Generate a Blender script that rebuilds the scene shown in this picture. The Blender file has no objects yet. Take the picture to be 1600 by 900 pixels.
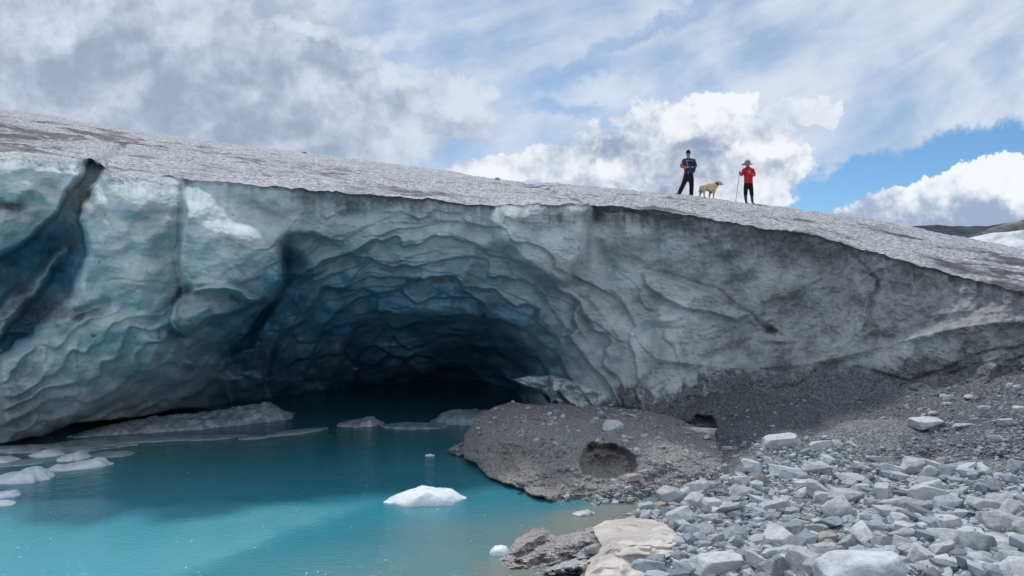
import bpy, math, random
import numpy as np

# ------------------------------------------------------------------ camera, sky, sun, exposure
F = 1186.0          # focal length in photo pixels (photo 1600 wide)
H = 3.4             # camera height above the meltwater
scene = bpy.context.scene
COL = scene.collection
cam = bpy.data.cameras.new("camera"); camo = bpy.data.objects.new("camera", cam); COL.objects.link(camo)
camo.location = (0, 0, H); camo.rotation_euler = (math.radians(90), 0, 0)
cam.sensor_width = 36.0; cam.lens = 36.0 * F / 1600.0
cam.clip_start = 0.05; cam.clip_end = 6000
scene.camera = camo
scene.view_settings.view_transform = 'Standard'
scene.view_settings.look = 'None'
scene.view_settings.gamma = 1.0
scene.view_settings.exposure = 0.0
scene.view_settings.use_curve_mapping = False
scene.cycles.max_bounces = 8
scene.cycles.diffuse_bounces = 4
scene.cycles.glossy_bounces = 3
scene.cycles.use_denoising = True

SUN_EL, SUN_AZ = 57.0, -14.0      # azimuth measured from +Y (behind the glacier), negative = left
sl = bpy.data.lights.new("sun", 'SUN'); sl.energy = 2.5; sl.angle = math.radians(5); sl.color = (1.0, 0.985, 0.965)
so = bpy.data.objects.new("sun", sl); COL.objects.link(so)
so.rotation_euler = (math.radians(90 - SUN_EL), 0, math.radians(180 - SUN_AZ))


class X:
    """tiny wrapper: arithmetic on shader sockets builds Math nodes"""
    def __init__(s, nt, sock): s.nt = nt; s.s = sock
    def _m(s, op, *a, clamp=False):
        n = s.nt.nodes.new('ShaderNodeMath'); n.operation = op; n.use_clamp = clamp
        for i, v in enumerate(a):
            if isinstance(v, X): s.nt.links.new(v.s, n.inputs[i])
            else: n.inputs[i].default_value = float(v)
        return X(s.nt, n.outputs[0])
    def __add__(s, o): return s._m('ADD', s, o)
    __radd__ = __add__
    def __sub__(s, o): return s._m('SUBTRACT', s, o)
    def __rsub__(s, o): return s._m('SUBTRACT', o, s)
    def __mul__(s, o): return s._m('MULTIPLY', s, o)
    __rmul__ = __mul__
    def __truediv__(s, o): return s._m('DIVIDE', s, o)
    def mx(s, o): return s._m('MAXIMUM', s, o)
    def mn(s, o): return s._m('MINIMUM', s, o)
    def pw(s, o): return s._m('POWER', s, o)
    def ab(s): return s._m('ABSOLUTE', s)
    def sat(s): return s._m('MULTIPLY', s, 1.0, clamp=True)
    def gt(s, o): return s._m('GREATER_THAN', s, o)
    def ss(s, a, b):
        n = s.nt.nodes.new('ShaderNodeMapRange'); n.interpolation_type = 'SMOOTHSTEP'
        s.nt.links.new(s.s, n.inputs[0]); n.inputs[1].default_value = a; n.inputs[2].default_value = b
        return X(s.nt, n.outputs[0])


def combine(nt, x, y, z=0.0):
    n = nt.nodes.new('ShaderNodeCombineXYZ')
    for i, v in enumerate((x, y, z)):
        if isinstance(v, X): nt.links.new(v.s, n.inputs[i])
        else: n.inputs[i].default_value = v
    return n.outputs[0]

def noise(nt, vec, scale, detail=4, rough=0.55, dist=0.0, out=0):
    n = nt.nodes.new('ShaderNodeTexNoise'); n.inputs['Scale'].default_value = scale
    n.inputs['Detail'].default_value = detail; n.inputs['Roughness'].default_value = rough
    n.inputs['Distortion'].default_value = dist
    nt.links.new(vec, n.inputs['Vector'])
    return X(nt, n.outputs[out])

def voronoi(nt, vec, scale, out='Distance', feature='F1', rand=1.0):
    n = nt.nodes.new('ShaderNodeTexVoronoi'); n.feature = feature
    n.inputs['Scale'].default_value = scale; n.inputs['Randomness'].default_value = rand
    nt.links.new(vec, n.inputs['Vector'])
    return X(nt, n.outputs[out])

def mapping(nt, vec, scale=(1, 1, 1), rot=(0, 0, 0), loc=(0, 0, 0)):
    n = nt.nodes.new('ShaderNodeMapping'); nt.links.new(vec, n.inputs[0])
    n.inputs['Scale'].default_value = scale; n.inputs['Rotation'].default_value = rot; n.inputs['Location'].default_value = loc
    return n.outputs[0]

def mixc(nt, f, a, b, mode='MIX'):
    n = nt.nodes.new('ShaderNodeMix'); n.data_type = 'RGBA'; n.blend_type = mode; n.clamp_factor = True
    if isinstance(f, X): nt.links.new(f.s, n.inputs[0])
    else: n.inputs[0].default_value = f
    for i, v in ((6, a), (7, b)):
        if isinstance(v, (tuple, list)): n.inputs[i].default_value = tuple(v[:3]) + (1,)
        else: nt.links.new(v.s if isinstance(v, X) else v, n.inputs[i])
    return n.outputs[2]


def build_world():
    w = bpy.data.worlds.new("World"); scene.world = w; w.use_nodes = True
    nt = w.node_tree; nt.nodes.clear()
    out = nt.nodes.new('ShaderNodeOutputWorld'); bg = nt.nodes.new('ShaderNodeBackground')
    bg.inputs['Strength'].default_value = 0.1
    nt.links.new(bg.outputs[0], out.inputs[0])
    sky = nt.nodes.new('ShaderNodeTexSky'); sky.sky_type = 'NISHITA'; sky.sun_disc = False
    sky.sun_elevation = math.radians(SUN_EL); sky.sun_rotation = math.radians(SUN_AZ)
    sky.altitude = 1600; sky.air_density = 1.0; sky.dust_density = 0.4; sky.ozone_density = 1.5
    tc = nt.nodes.new('ShaderNodeTexCoord'); gen = tc.outputs['Generated']
    sep = nt.nodes.new('ShaderNodeSeparateXYZ'); nt.links.new(gen, sep.inputs[0])
    dx, dy, dz = (X(nt, sep.outputs[i]) for i in range(3))
    front = dy.ss(0.25, 0.45)
    yy = dy.mx(0.2)
    P0 = dx / yy * F + 800.0         # direction as slopes, scaled
    Q0 = dz / yy * (-F) + 450.0
    U = combine(nt, P0 * 0.01, Q0 * 0.01)
    w1 = nt.nodes.new('ShaderNodeSeparateColor'); nt.links.new(noise(nt, U, 1.3, 9, 0.62, 0.0, 1).s, w1.inputs[0])
    w2 = nt.nodes.new('ShaderNodeSeparateColor'); nt.links.new(noise(nt, U, 0.5, 3, 0.5, 0.0, 1).s, w2.inputs[0])
    w3 = nt.nodes.new('ShaderNodeSeparateColor'); nt.links.new(noise(nt, U, 4.5, 7, 0.68, 0.0, 1).s, w3.inputs[0])
    P = P0 + (X(nt, w3.outputs[0]) - 0.5) * 34.0 + (X(nt, w1.outputs[0]) - 0.5) * 105.0 + (X(nt, w2.outputs[0]) - 0.5) * 60.0
    Q = Q0 + (X(nt, w3.outputs[1]) - 0.5) * 30.0 + (X(nt, w1.outputs[1]) - 0.5) * 90.0 + (X(nt, w2.outputs[1]) - 0.5) * 40.0
    big = noise(nt, U, 0.55, 3, 0.5) - 0.5
    bil = noise(nt, U, 1.1, 9, 0.58, 0.35) - 0.5
    fine = noise(nt, U, 3.2, 7, 0.6, 0.2) - 0.5

    def ell(cx, cy, rx, ry, rot=0.0):
        c, s_ = math.cos(math.radians(rot)), math.sin(math.radians(rot))
        a = P - cx; b = Q - cy
        x = (a * c + b * s_) * (1.0 / rx); y = (b * c - a * s_) * (1.0 / ry)
        return 1.0 - (x * x + y * y)
    def union(*es):
        r = ell(*es[0])
        for e in es[1:]: r = r.mx(ell(*e))
        return r.mx(-3.0)

    # high veil with streaks fanning from lower left to upper right
    def streak(deg, la, lb, det, off):
        c_, s_ = math.cos(math.radians(deg)), math.sin(math.radians(deg))
        # bend the streaks: steeper towards the upper left
        al = P0 * c_ - Q0 * s_; ac = P0 * s_ + Q0 * c_ + (P0 - 1000.0) * (P0 - 1000.0) * 0.00022
        return noise(nt, combine(nt, al / la, ac / lb, off), 1.0, det, 0.6, 0.5)
    st1 = streak(25, 560.0, 190.0, 7, 1.0)
    st2 = streak(19, 300.0, 85.0, 7, 7.0)
    veil = (st1 * 0.6 + st2 * 0.5 + big * 0.35).ss(0.28, 0.68)
    # clear strip low on the right and two clear patches
    clear = union((1420, 268, 330, 42, -13), (1290, 322, 130, 30, -8))
    gap = (clear + bil * 0.9).ss(-0.25, 0.55)
    gap2 = (union((900, 112, 95, 24, -14), (700, 243, 78, 18, -14), (985, 60, 150, 16, -24), (880, 170, 70, 16, 10)) + bil * 2.2 + fine * 0.8).ss(-0.6, 1.5)
    veil = veil * 0.46 + 0.52
    veil = veil * (1.0 - gap * 0.97) * (1.0 - gap2 * 0.55)
    skyc = mixc(nt, 1.0, sky.outputs[0], (0.60, 0.87, 1.06), 'MULTIPLY')
    veilcol = mixc(nt, (st1 * 0.55 + st2 * 0.3 + bil * 0.35 + big * 0.3 + fine * 0.12 + 0.075).ss(0.30, 0.66), (4.5, 5.7, 7.3), (7.4, 8.1, 9.0))
    c = mixc(nt, (1.0 * veil) * 0.9, skyc, veilcol)

    # big grey cloud deck on the left
    deckf = union((150, 60, 480, 190, 8), (420, 150, 330, 95, 12), (640, 165, 150, 62, 12), (560, 205, 130, 52, 8), (250, 230, 330, 80), (120, 150, 500, 170), (735, 140, 52, 26, 14))
    deck = (deckf + bil * 1.5 + fine * 0.9).ss(-0.2, 0.5)
    dt = bil * 1.5 + big * 1.0 + fine * 0.9 + (union((520, 95, 75, 45, 20), (545, 210, 60, 30), (150, 110, 260, 70, 5), (330, 190, 220, 50, 5)).mx(0.0)) * -0.30 \
        + (union((710, 150, 90, 46, 14), (500, 60, 120, 18, 20), (640, 120, 110, 26, 12), (60, 40, 90, 60)).mx(0.0)) * 0.42
    deckcol = mixc(nt, dt.ss(-0.52, 0.52), (3.2, 4.0, 5.3), (6.8, 7.6, 8.8))
    c = mixc(nt, deck * 0.95, c, deckcol)

    # cumulus over the walkers
    cumf = union((1075, 215, 135, 62), (1120, 180, 62, 40), (960, 235, 80, 50), (1190, 250, 75, 50), (1040, 275, 150, 50), (1170, 300, 80, 35), (960, 280, 120, 45), (800, 262, 120, 26, -8))
    cum = (cumf + bil * 1.1 + fine * 1.0).ss(-0.08, 0.30)
    sh = bil * 2.0 + fine * 1.7 + (union((950, 228, 45, 22), (1210, 262, 40, 20), (1060, 262, 150, 36), (1100, 225, 60, 16), (1000, 292, 150, 24)).mx(0.0)) * -0.50 + (union((1120, 165, 70, 36), (1060, 195, 60, 25), (1200, 235, 60, 18), (930, 260, 40, 16)).mx(0.0)) * 0.3
    cumcol = mixc(nt, sh.ss(-0.95, 0.42), (2.9, 3.7, 5.3), (9.2, 9.5, 9.9))
    c = mixc(nt, cum * 0.96, c, cumcol)
    # small puff right of it
    puf = (union((1255, 180, 62, 22, -6), (1215, 188, 36, 20), (1295, 180, 28, 20)) + bil * 0.9 + fine * 0.5).ss(-0.05, 0.4)
    pufc = mixc(nt, (bil + fine * 0.5).ss(-0.3, 0.2), (5.6, 6.3, 7.4), (8.4, 8.8, 9.4))
    c = mixc(nt, puf * 0.9, c, pufc)
    # low bank over the far hills
    bkf = union((1530, 300, 150, 46, -8), (1420, 322, 95, 34, -10), (1350, 345, 110, 24), (1540, 335, 220, 60), (1640, 300, 160, 55), (1330, 352, 90, 22))
    bk = (bkf + bil * 0.7 + fine * 0.6).ss(-0.03, 0.15)
    bs = bil * 1.1 + fine * 1.0 + (Q * (-0.01) + 3.16)
    bkc = mixc(nt, bs.ss(-0.35, 0.3), (3.4, 4.3, 6.0), (9.3, 9.6, 10.0))
    c = mixc(nt, bk * 0.97, c, bkc)
    # the rest of the dome, behind and above: unseen broken cloud, made brighter to light the shaded ice wall
    g1 = noise(nt, gen, 2.2, 7, 0.58, 0.4)
    g2 = noise(nt, gen, 4.0, 5, 0.55)
    restc = mixc(nt, g2.ss(0.3, 0.7), (6.0, 6.7, 7.8), (13.6, 14.1, 14.8))
    rest = mixc(nt, g1.ss(0.34, 0.56) * 0.9, skyc, restc)
    fin = mixc(nt, front, rest, c)
    nt.links.new(fin, bg.inputs['Color'])
build_world()

# ------------------------------------------------------------------ numeric helpers
rng = np.random.default_rng(7)
_perm = rng.permutation(4096).astype(np.int64)
_g2 = rng.normal(size=(4096, 2)); _g2 /= np.linalg.norm(_g2, axis=1)[:, None]
_g3 = rng.normal(size=(4096, 3)); _g3 /= np.linalg.norm(_g3, axis=1)[:, None]
def _h2(i, j, s): return _perm[(_perm[(i + s * 131) & 4095] + j) & 4095]
def perlin2(x, y, seed=0):
    xi = np.floor(x).astype(np.int64); yi = np.floor(y).astype(np.int64)
    fx = x - xi; fy = y - yi
    u = fx * fx * fx * (fx * (fx * 6 - 15) + 10); v = fy * fy * fy * (fy * (fy * 6 - 15) + 10)
    def g(a, b):
        gr = _g2[_h2(xi + a, yi + b, seed)]
        return gr[..., 0] * (fx - a) + gr[..., 1] * (fy - b)
    return ((g(0, 0) * (1 - u) + g(1, 0) * u) * (1 - v) + (g(0, 1) * (1 - u) + g(1, 1) * u) * v) * 1.5
def fbm(x, y, seed=0, oct=4, gain=0.5):
    r = 0.0; a = 1.0; f = 1.0
    for o in range(oct):
        r = r + a * perlin2(x * f + 17.3 * o, y * f - 9.1 * o, seed + o); a *= gain; f *= 2.03
    return r
def perlin3(p, seed=0):
    pi = np.floor(p).astype(np.int64); f = p - pi; w = f * f * f * (f * (f * 6 - 15) + 10)
    r = 0.0
    for a in (0, 1):
        for b in (0, 1):
            for c in (0, 1):
                h = _perm[(_h2(pi[:, 0] + a, pi[:, 1] + b, seed) + pi[:, 2] + c) & 4095]
                g = _g3[h]
                d = g[:, 0] * (f[:, 0] - a) + g[:, 1] * (f[:, 1] - b) + g[:, 2] * (f[:, 2] - c)
                r = r + d * (w[:, 0] if a else 1 - w[:, 0]) * (w[:, 1] if b else 1 - w[:, 1]) * (w[:, 2] if c else 1 - w[:, 2])
    return r * 1.4
def fbm3(p, seed=0, oct=3, gain=0.5):
    r = 0; a = 1.0; f = 1.0
    for o in range(oct):
        r = r + a * perlin3(p * f, seed + o); a *= gain; f *= 2.1
    return r
def worley(x, y, seed=0, jit=0.9):
    """distance to nearest and second nearest jittered point, id, offset to nearest"""
    xi = np.floor(x).astype(np.int64); yi = np.floor(y).astype(np.int64)
    d1 = np.full(x.shape, 9.0); d2 = np.full(x.shape, 9.0); oy = np.zeros(x.shape); idn = np.zeros(x.shape, dtype=np.int64)
    for a in (-1, 0, 1):
        for b in (-1, 0, 1):
            h = _h2(xi + a, yi + b, seed)
            px = xi + a + 0.5 + jit * ((h % 64) / 64 - 0.5); py = yi + b + 0.5 + jit * (((h // 64) % 64) / 64 - 0.5)
            dd = (x - px) ** 2 + (y - py) ** 2
            near = dd < d1
            d2 = np.where(near, d1, np.minimum(d2, dd)); oy = np.where(near, y - py, oy); idn = np.where(near, h, idn)
            d1 = np.where(near, dd, d1)
    return np.sqrt(d1), np.sqrt(d2), oy, idn
def smooth(a, b, x):
    t = np.clip((x - a) / (b - a), 0, 1); return t * t * (3 - 2 * t)
def tps(pts, lam=0.0):
    p = np.array(pts, float); xy = p[:, :2] / 400.0; n = len(p)
    def K(a, b):
        r2 = ((a[:, None, :] - b[None, :, :]) ** 2).sum(-1); return 0.5 * r2 * np.log(r2 + 1e-12)
    A = np.zeros((n + 3, n + 3)); A[:n, :n] = K(xy, xy) + lam * np.eye(n)
    A[:n, n] = 1; A[:n, n + 1:] = xy; A[n, :n] = 1; A[n + 1:, :n] = xy.T
    w = np.linalg.solve(A, np.concatenate([p[:, 2], [0, 0, 0]]))
    def f(x, y):
        x = np.asarray(x, float); y = np.asarray(y, float); sh = x.shape
        q = np.stack([x.ravel(), y.ravel()], 1) / 400.0; out = np.empty(len(q))
        for i in range(0, len(q), 60000):
            qq = q[i:i + 60000]; out[i:i + 60000] = K(qq, xy) @ w[:n] + w[n] + qq @ w[n + 1:]
        return out.reshape(sh)
    return f
def seg_dist(x, y, pl, width=None):
    """distance to a polyline [(x,y),...]"""
    d = np.full(x.shape, 1e9)
    for (ax, ay), (bx, by) in zip(pl[:-1], pl[1:]):
        vx, vy = bx - ax, by - ay
        t = np.clip(((x - ax) * vx + (y - ay) * vy) / (vx * vx + vy * vy + 1e-9), 0, 1)
        d = np.minimum(d, np.hypot(x - ax - t * vx, y - ay - t * vy))
    return d
def poly_sdf(x, y, pg):
    """positive inside"""
    d = seg_dist(x, y, list(pg) + [pg[0]])
    ins = np.zeros(x.shape, bool); n = len(pg)
    for i in range(n):
        ax, ay = pg[i]; bx, by = pg[(i + 1) % n]
        if ay == by: continue
        c = ((ay > y) != (by > y)) & (x < (bx - ax) * (y - ay) / (by - ay) + ax)
        ins ^= c
    return np.where(ins, d, -d)
def at(px, py, Y):
    px = np.asarray(px, float); py = np.asarray(py, float); Y = np.asarray(Y, float)
    return np.stack([(px - 800) / F * Y, Y + 0 * px, H + (450 - py) / F * Y], -1)

def mesh_np(name, verts, faces, smooth_shade=True, attrs=None):
    """faces: (n,4) or (n,3) int array"""
    me = bpy.data.meshes.new(name); verts = np.asarray(verts, np.float32).reshape(-1, 3); faces = np.asarray(faces, np.int32)
    k = faces.shape[1]
    me.vertices.add(len(verts)); me.vertices.foreach_set("co", verts.ravel())
    me.loops.add(faces.size); me.loops.foreach_set("vertex_index", faces.ravel())
    me.polygons.add(len(faces)); me.polygons.foreach_set("loop_start", np.arange(0, faces.size, k, dtype=np.int32))
    me.update(calc_edges=True); me.validate()
    me.polygons.foreach_set("use_smooth", np.full(len(me.polygons), smooth_shade))
    for an, av in (attrs or {}).items():
        a = me.attributes.new(an, 'FLOAT', 'POINT'); a.data.foreach_set("value", np.asarray(av, np.float32).ravel())
    return me
def grid_faces(nr, nc):
    i = np.arange(nr * nc).reshape(nr, nc)
    return np.stack([i[:-1, :-1], i[1:, :-1], i[1:, 1:], i[:-1, 1:]], -1).reshape(-1, 4)
def obj(name, me, mat=None, parent=None):
    o = bpy.data.objects.new(name, me); COL.objects.link(o)
    if mat and me is not None and not me.materials: me.materials.append(mat)
    if parent is not None: o.parent = parent
    return o
def tag(o, label=None, cat=None, group=None, kind=None):
    if label: o['label'] = label
    if cat: o['category'] = cat
    if group: o['group'] = group
    if kind: o['kind'] = kind
    return o
def attr(nt, name, out='Fac'):
    n = nt.nodes.new('ShaderNodeAttribute'); n.attribute_name = name; return X(nt, n.outputs[out])
def new_mat(name, rough=0.7, spec=0.3):
    m = bpy.data.materials.new(name); m.use_nodes = True; nt = m.node_tree
    b = nt.nodes['Principled BSDF']; b.inputs['Roughness'].default_value = rough
    b.inputs['Specular IOR Level'].default_value = spec
    return m, nt, b
def objcoord(nt):
    return nt.nodes.new('ShaderNodeTexCoord').outputs['Object']
def bump(nt, b, h, dist, strength=1.0, prev=None):
    n = nt.nodes.new('ShaderNodeBump'); n.inputs['Distance'].default_value = dist; n.inputs['Strength'].default_value = strength
    nt.links.new(h.s, n.inputs['Height'])
    if prev is not None: nt.links.new(prev, n.inputs['Normal'])
    nt.links.new(n.outputs[0], b.inputs['Normal']); return n.outputs[0]
def link(nt, a, b): nt.links.new(a.s if isinstance(a, X) else a, b)
# ------------------------------------------------------------------ terrain: lake bed, bank and shore
def shore_x(Y):
    return np.interp(Y, [0, 3, 5, 7, 8, 9, 10, 10.8, 11.4, 12, 13, 15, 20, 30], [-7, -6, -3.6, -1.6, -0.6, 0.15, 0.75, 1.15, 1.6, 2.3, 3.0, 3.6, 5, 7])
def ground_z(x, y):
    d = x - shore_x(y)
    land = 0.10 * np.clip(d, 0, 9) + 0.02 * np.clip(d - 9, 0, 60)
    bed = np.maximum(0.30 * np.minimum(d, 0), -2.2)
    bank = 1.25 * smooth(7.4, 1.5, y) * smooth(-3, 1.5, d)
    bank = bank + 0.36 * smooth(12.2, 14.0, y) * smooth(3.6, 4.8, x) + 0.17 * smooth(10.2, 12.0, y) * smooth(5.2, 6.8, x)
    und = 0.10 * fbm(x * 0.45, y * 0.45, 5, 3) + 0.035 * fbm(x * 2.1, y * 2.1, 9, 3)
    return land + bed + bank + und * smooth(-0.6, 1.0, d)
def build_ground(mat):
    a = np.concatenate([-np.geomspace(2500, 14, 26), np.linspace(-12, 16, 420), np.geomspace(18, 2500, 26)])
    b = np.concatenate([-np.geomspace(1500, 2.4, 26), np.linspace(-2, 20, 360), np.geomspace(21, 3000, 30)])
    gx, gy = np.meshgrid(a, b)
    z = ground_z(gx, gy)
    far = smooth(20, 60, np.hypot(gx, gy)); z = z * (1 - far) + far * -2.0
    me = mesh_np('ground', np.stack([gx, gy, z], -1), grid_faces(*gx.shape)[:, ::-1])
    return tag(obj('ground', me, mat), kind='structure')

# ------------------------------------------------------------------ glacier
LIPX = [-500, -200, 0, 60, 110, 150, 170, 190, 230, 280, 340, 400, 500, 600, 650, 700, 770, 850, 925, 1000, 1100, 1200, 1280, 1310, 1400, 1500, 1600, 1750, 2100]
LIPY = [215, 226, 236, 240, 246, 252, 262, 268, 272, 278, 284, 290, 298, 306, 311, 315, 321, 318, 321, 326, 339, 358, 371, 379, 404, 432, 457, 500, 590]
SKX = [-500, -200, 0, 100, 200, 300, 400, 470, 600, 700, 800, 900, 1000, 1060, 1120, 1180, 1250, 1300, 1400, 1500, 1600, 1700, 1850, 2100]
SKY = [110, 142, 171, 186, 205, 219, 231, 240, 256, 270, 284, 291, 300, 305.5, 313.5, 321, 329, 336, 353, 372, 392, 416, 460, 540]
def _catmull(xs, ys):
    xs = np.array(xs, float); ys = np.array(ys, float); m = np.gradient(ys, xs)
    def f(x):
        x = np.clip(np.asarray(x, float), xs[0], xs[-1]); i = np.clip(np.searchsorted(xs, x) - 1, 0, len(xs) - 2)
        h = xs[i + 1] - xs[i]; t = (x - xs[i]) / h
        return (2*t**3-3*t**2+1)*ys[i] + (t**3-2*t**2+t)*h*m[i] + (-2*t**3+3*t**2)*ys[i+1] + (t**3-t**2)*h*m[i+1]
    return f
lip_s = _catmull(LIPX, LIPY); sky_s = _catmull(SKX, SKY)
def lip_y(px):
    return lip_s(px) + 2.6 * fbm(px / 31.0, px * 0 + 3.3, 21, 4) + 2.2 * perlin2(px / 9.0, px * 0 + 1.5, 25) * smooth(60, 140, px) * 0.5
YSK = _catmull([-500, 0, 400, 800, 1075, 1180, 1400, 1600, 2100], [38, 36, 33, 31, 30, 29.5, 27.5, 25, 21])

wall_base = tps([
    (-500, 240, 13.0), (-500, 700, 14.5), (-150, 240, 14.0), (-150, 450, 14.2), (-150, 700, 16.0),
    (0, 240, 14.4), (0, 330, 14.2), (0, 450, 14.9), (0, 600, 15.3), (0, 690, 16.6), (60, 300, 14.3), (90, 680, 17.0), (100, 560, 15.2),
    (170, 270, 14.9), (220, 330, 14.5), (200, 420, 14.4), (180, 500, 14.7), (230, 560, 15.7), (160, 640, 17.2), (280, 620, 18.4),
    (280, 285, 15.0), (360, 300, 15.1), (360, 400, 14.9), (350, 470, 15.4), (350, 540, 17.5), (330, 640, 22.0),
    (440, 300, 15.4), (480, 340, 15.6), (500, 400, 16.4), (480, 500, 18.2), (450, 600, 22.6), (450, 650, 25.5),
    (560, 310, 15.9), (580, 360, 16.2), (600, 420, 16.9), (620, 480, 18.2), (600, 550, 21.0), (620, 600, 25.5), (620, 630, 31),
    (700, 318, 16.3), (700, 380, 16.6), (700, 450, 17.6), (720, 520, 19.8), (740, 600, 27.0), (700, 660, 33),
    (800, 322, 16.6), (830, 400, 16.4), (800, 460, 17.4), (820, 520, 18.9), (830, 590, 21.5), (820, 650, 23.5),
    (900, 322, 16.9), (880, 450, 17.4), (900, 520, 18.7), (900, 580, 18.8), (900, 640, 18.2),
    (960, 400, 17.9), (990, 500, 18.3), (1000, 600, 17.8), (1000, 650, 17.3), (1000, 340, 17.2),
    (1100, 345, 17.4), (1100, 450, 17.9), (1100, 550, 17.7), (1100, 650, 16.9), (1250, 370, 17.2), (1250, 470, 17.4), (1250, 560, 16.8), (1250, 650, 15.9), 
    (1400, 410, 16.6), (1400, 500, 16.3), (1400, 600, 15.5), (1600, 460, 15.2), (1600, 540, 14.6), (1600, 640, 13.8), (1600, 760, 12.6), (1300, 760, 14.6), (1050, 740, 16.2),
    (1900, 560, 13.2), (1900, 760, 11.0), (2100, 600, 12.4), (2100, 800, 9.6)], 1e-4)

P_CREV = [(158, 240), (168, 258), (140, 300), (128, 345), (134, 372), (135, 400), (115, 440), (85, 492), (40, 532), (0, 560), (-90, 620), (-90, 440), (0, 398), (52, 366), (96, 332), (112, 290), (138, 252)]
P_RIB = [(100, 388), (66, 420), (0, 474), (-60, 505), (-60, 572), (0, 528), (34, 490), (58, 452), (80, 420), (104, 398)]
P_BLKA = [(168, 262), (284, 280), (284, 340), (281, 400), (284, 448), (276, 500), (262, 540), (200, 620), (0, 700), (0, 570), (60, 535), (110, 480), (132, 420), (138, 385), (128, 350), (146, 300)]
P_BLKB = [(285, 286), (300, 284), (430, 294), (446, 300), (440, 355), (434, 395), (438, 430), (428, 455), (408, 472), (385, 462), (350, 452), (300, 455), (286, 445), (281, 400), (288, 340)]
P_NOTCH = [(441, 368), (462, 366), (482, 388), (470, 430), (462, 470), (440, 505), (412, 530), (385, 560), (350, 575), (372, 530), (402, 492), (425, 470), (438, 436), (436, 398)]
P_FLAKE = [(268, 500), (279, 467), (300, 453), (345, 447), (378, 450), (404, 463), (388, 480), (352, 492), (328, 500), (306, 514), (287, 528), (275, 516)]
P_ARCH = [(90, 700), (130, 655), (200, 612), (262, 585), (330, 556), (400, 530), (440, 480), (500, 452), (560, 425), (640, 418), (690, 448), (712, 470), (770, 492), (806, 530), (835, 562), (866, 582), (800, 592), (818, 612), (822, 640), (835, 760), (90, 760)]
P_CH2 = [(560, 508), (590, 492), (650, 486), (715, 478), (775, 505), (815, 545), (835, 590), (835, 700), (498, 700), (500, 628), (512, 600), (526, 575), (536, 540)]
P_BOULD = [(772, 350), (790, 326), (850, 316), (918, 322), (924, 360), (915, 398), (882, 448), (852, 440), (812, 412), (784, 386)]
P_CRK = [(922, 318), (936, 330), (932, 372), (962, 420), (952, 446), (922, 438), (895, 452), (880, 452), (912, 404), (920, 366)]
P_LEDGE = [(1002, 424), (1040, 433), (1080, 449), (1120, 467), (1170, 488), (1150, 500), (1095, 490), (1045, 470), (1008, 446)]
P_TONG = [(798, 591), (815, 586), (862, 586), (905, 600), (1010, 640), (1010, 700), (862, 700), (858, 626), (846, 612), (822, 606)]
P_SHELF = [(812, 612), (846, 612), (860, 632), (858, 700), (820, 700), (812, 640)]
P_GAP = [(-600, 735), (-150, 722), (0, 693), (62, 684), (84, 676), (112, 664), (200, 655), (300, 640), (420, 634), (480, 634), (500, 640), (600, 636), (800, 634), (822, 642), (822, 800), (-600, 800)]
ARC_C = (650.0, 655.0)
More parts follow.
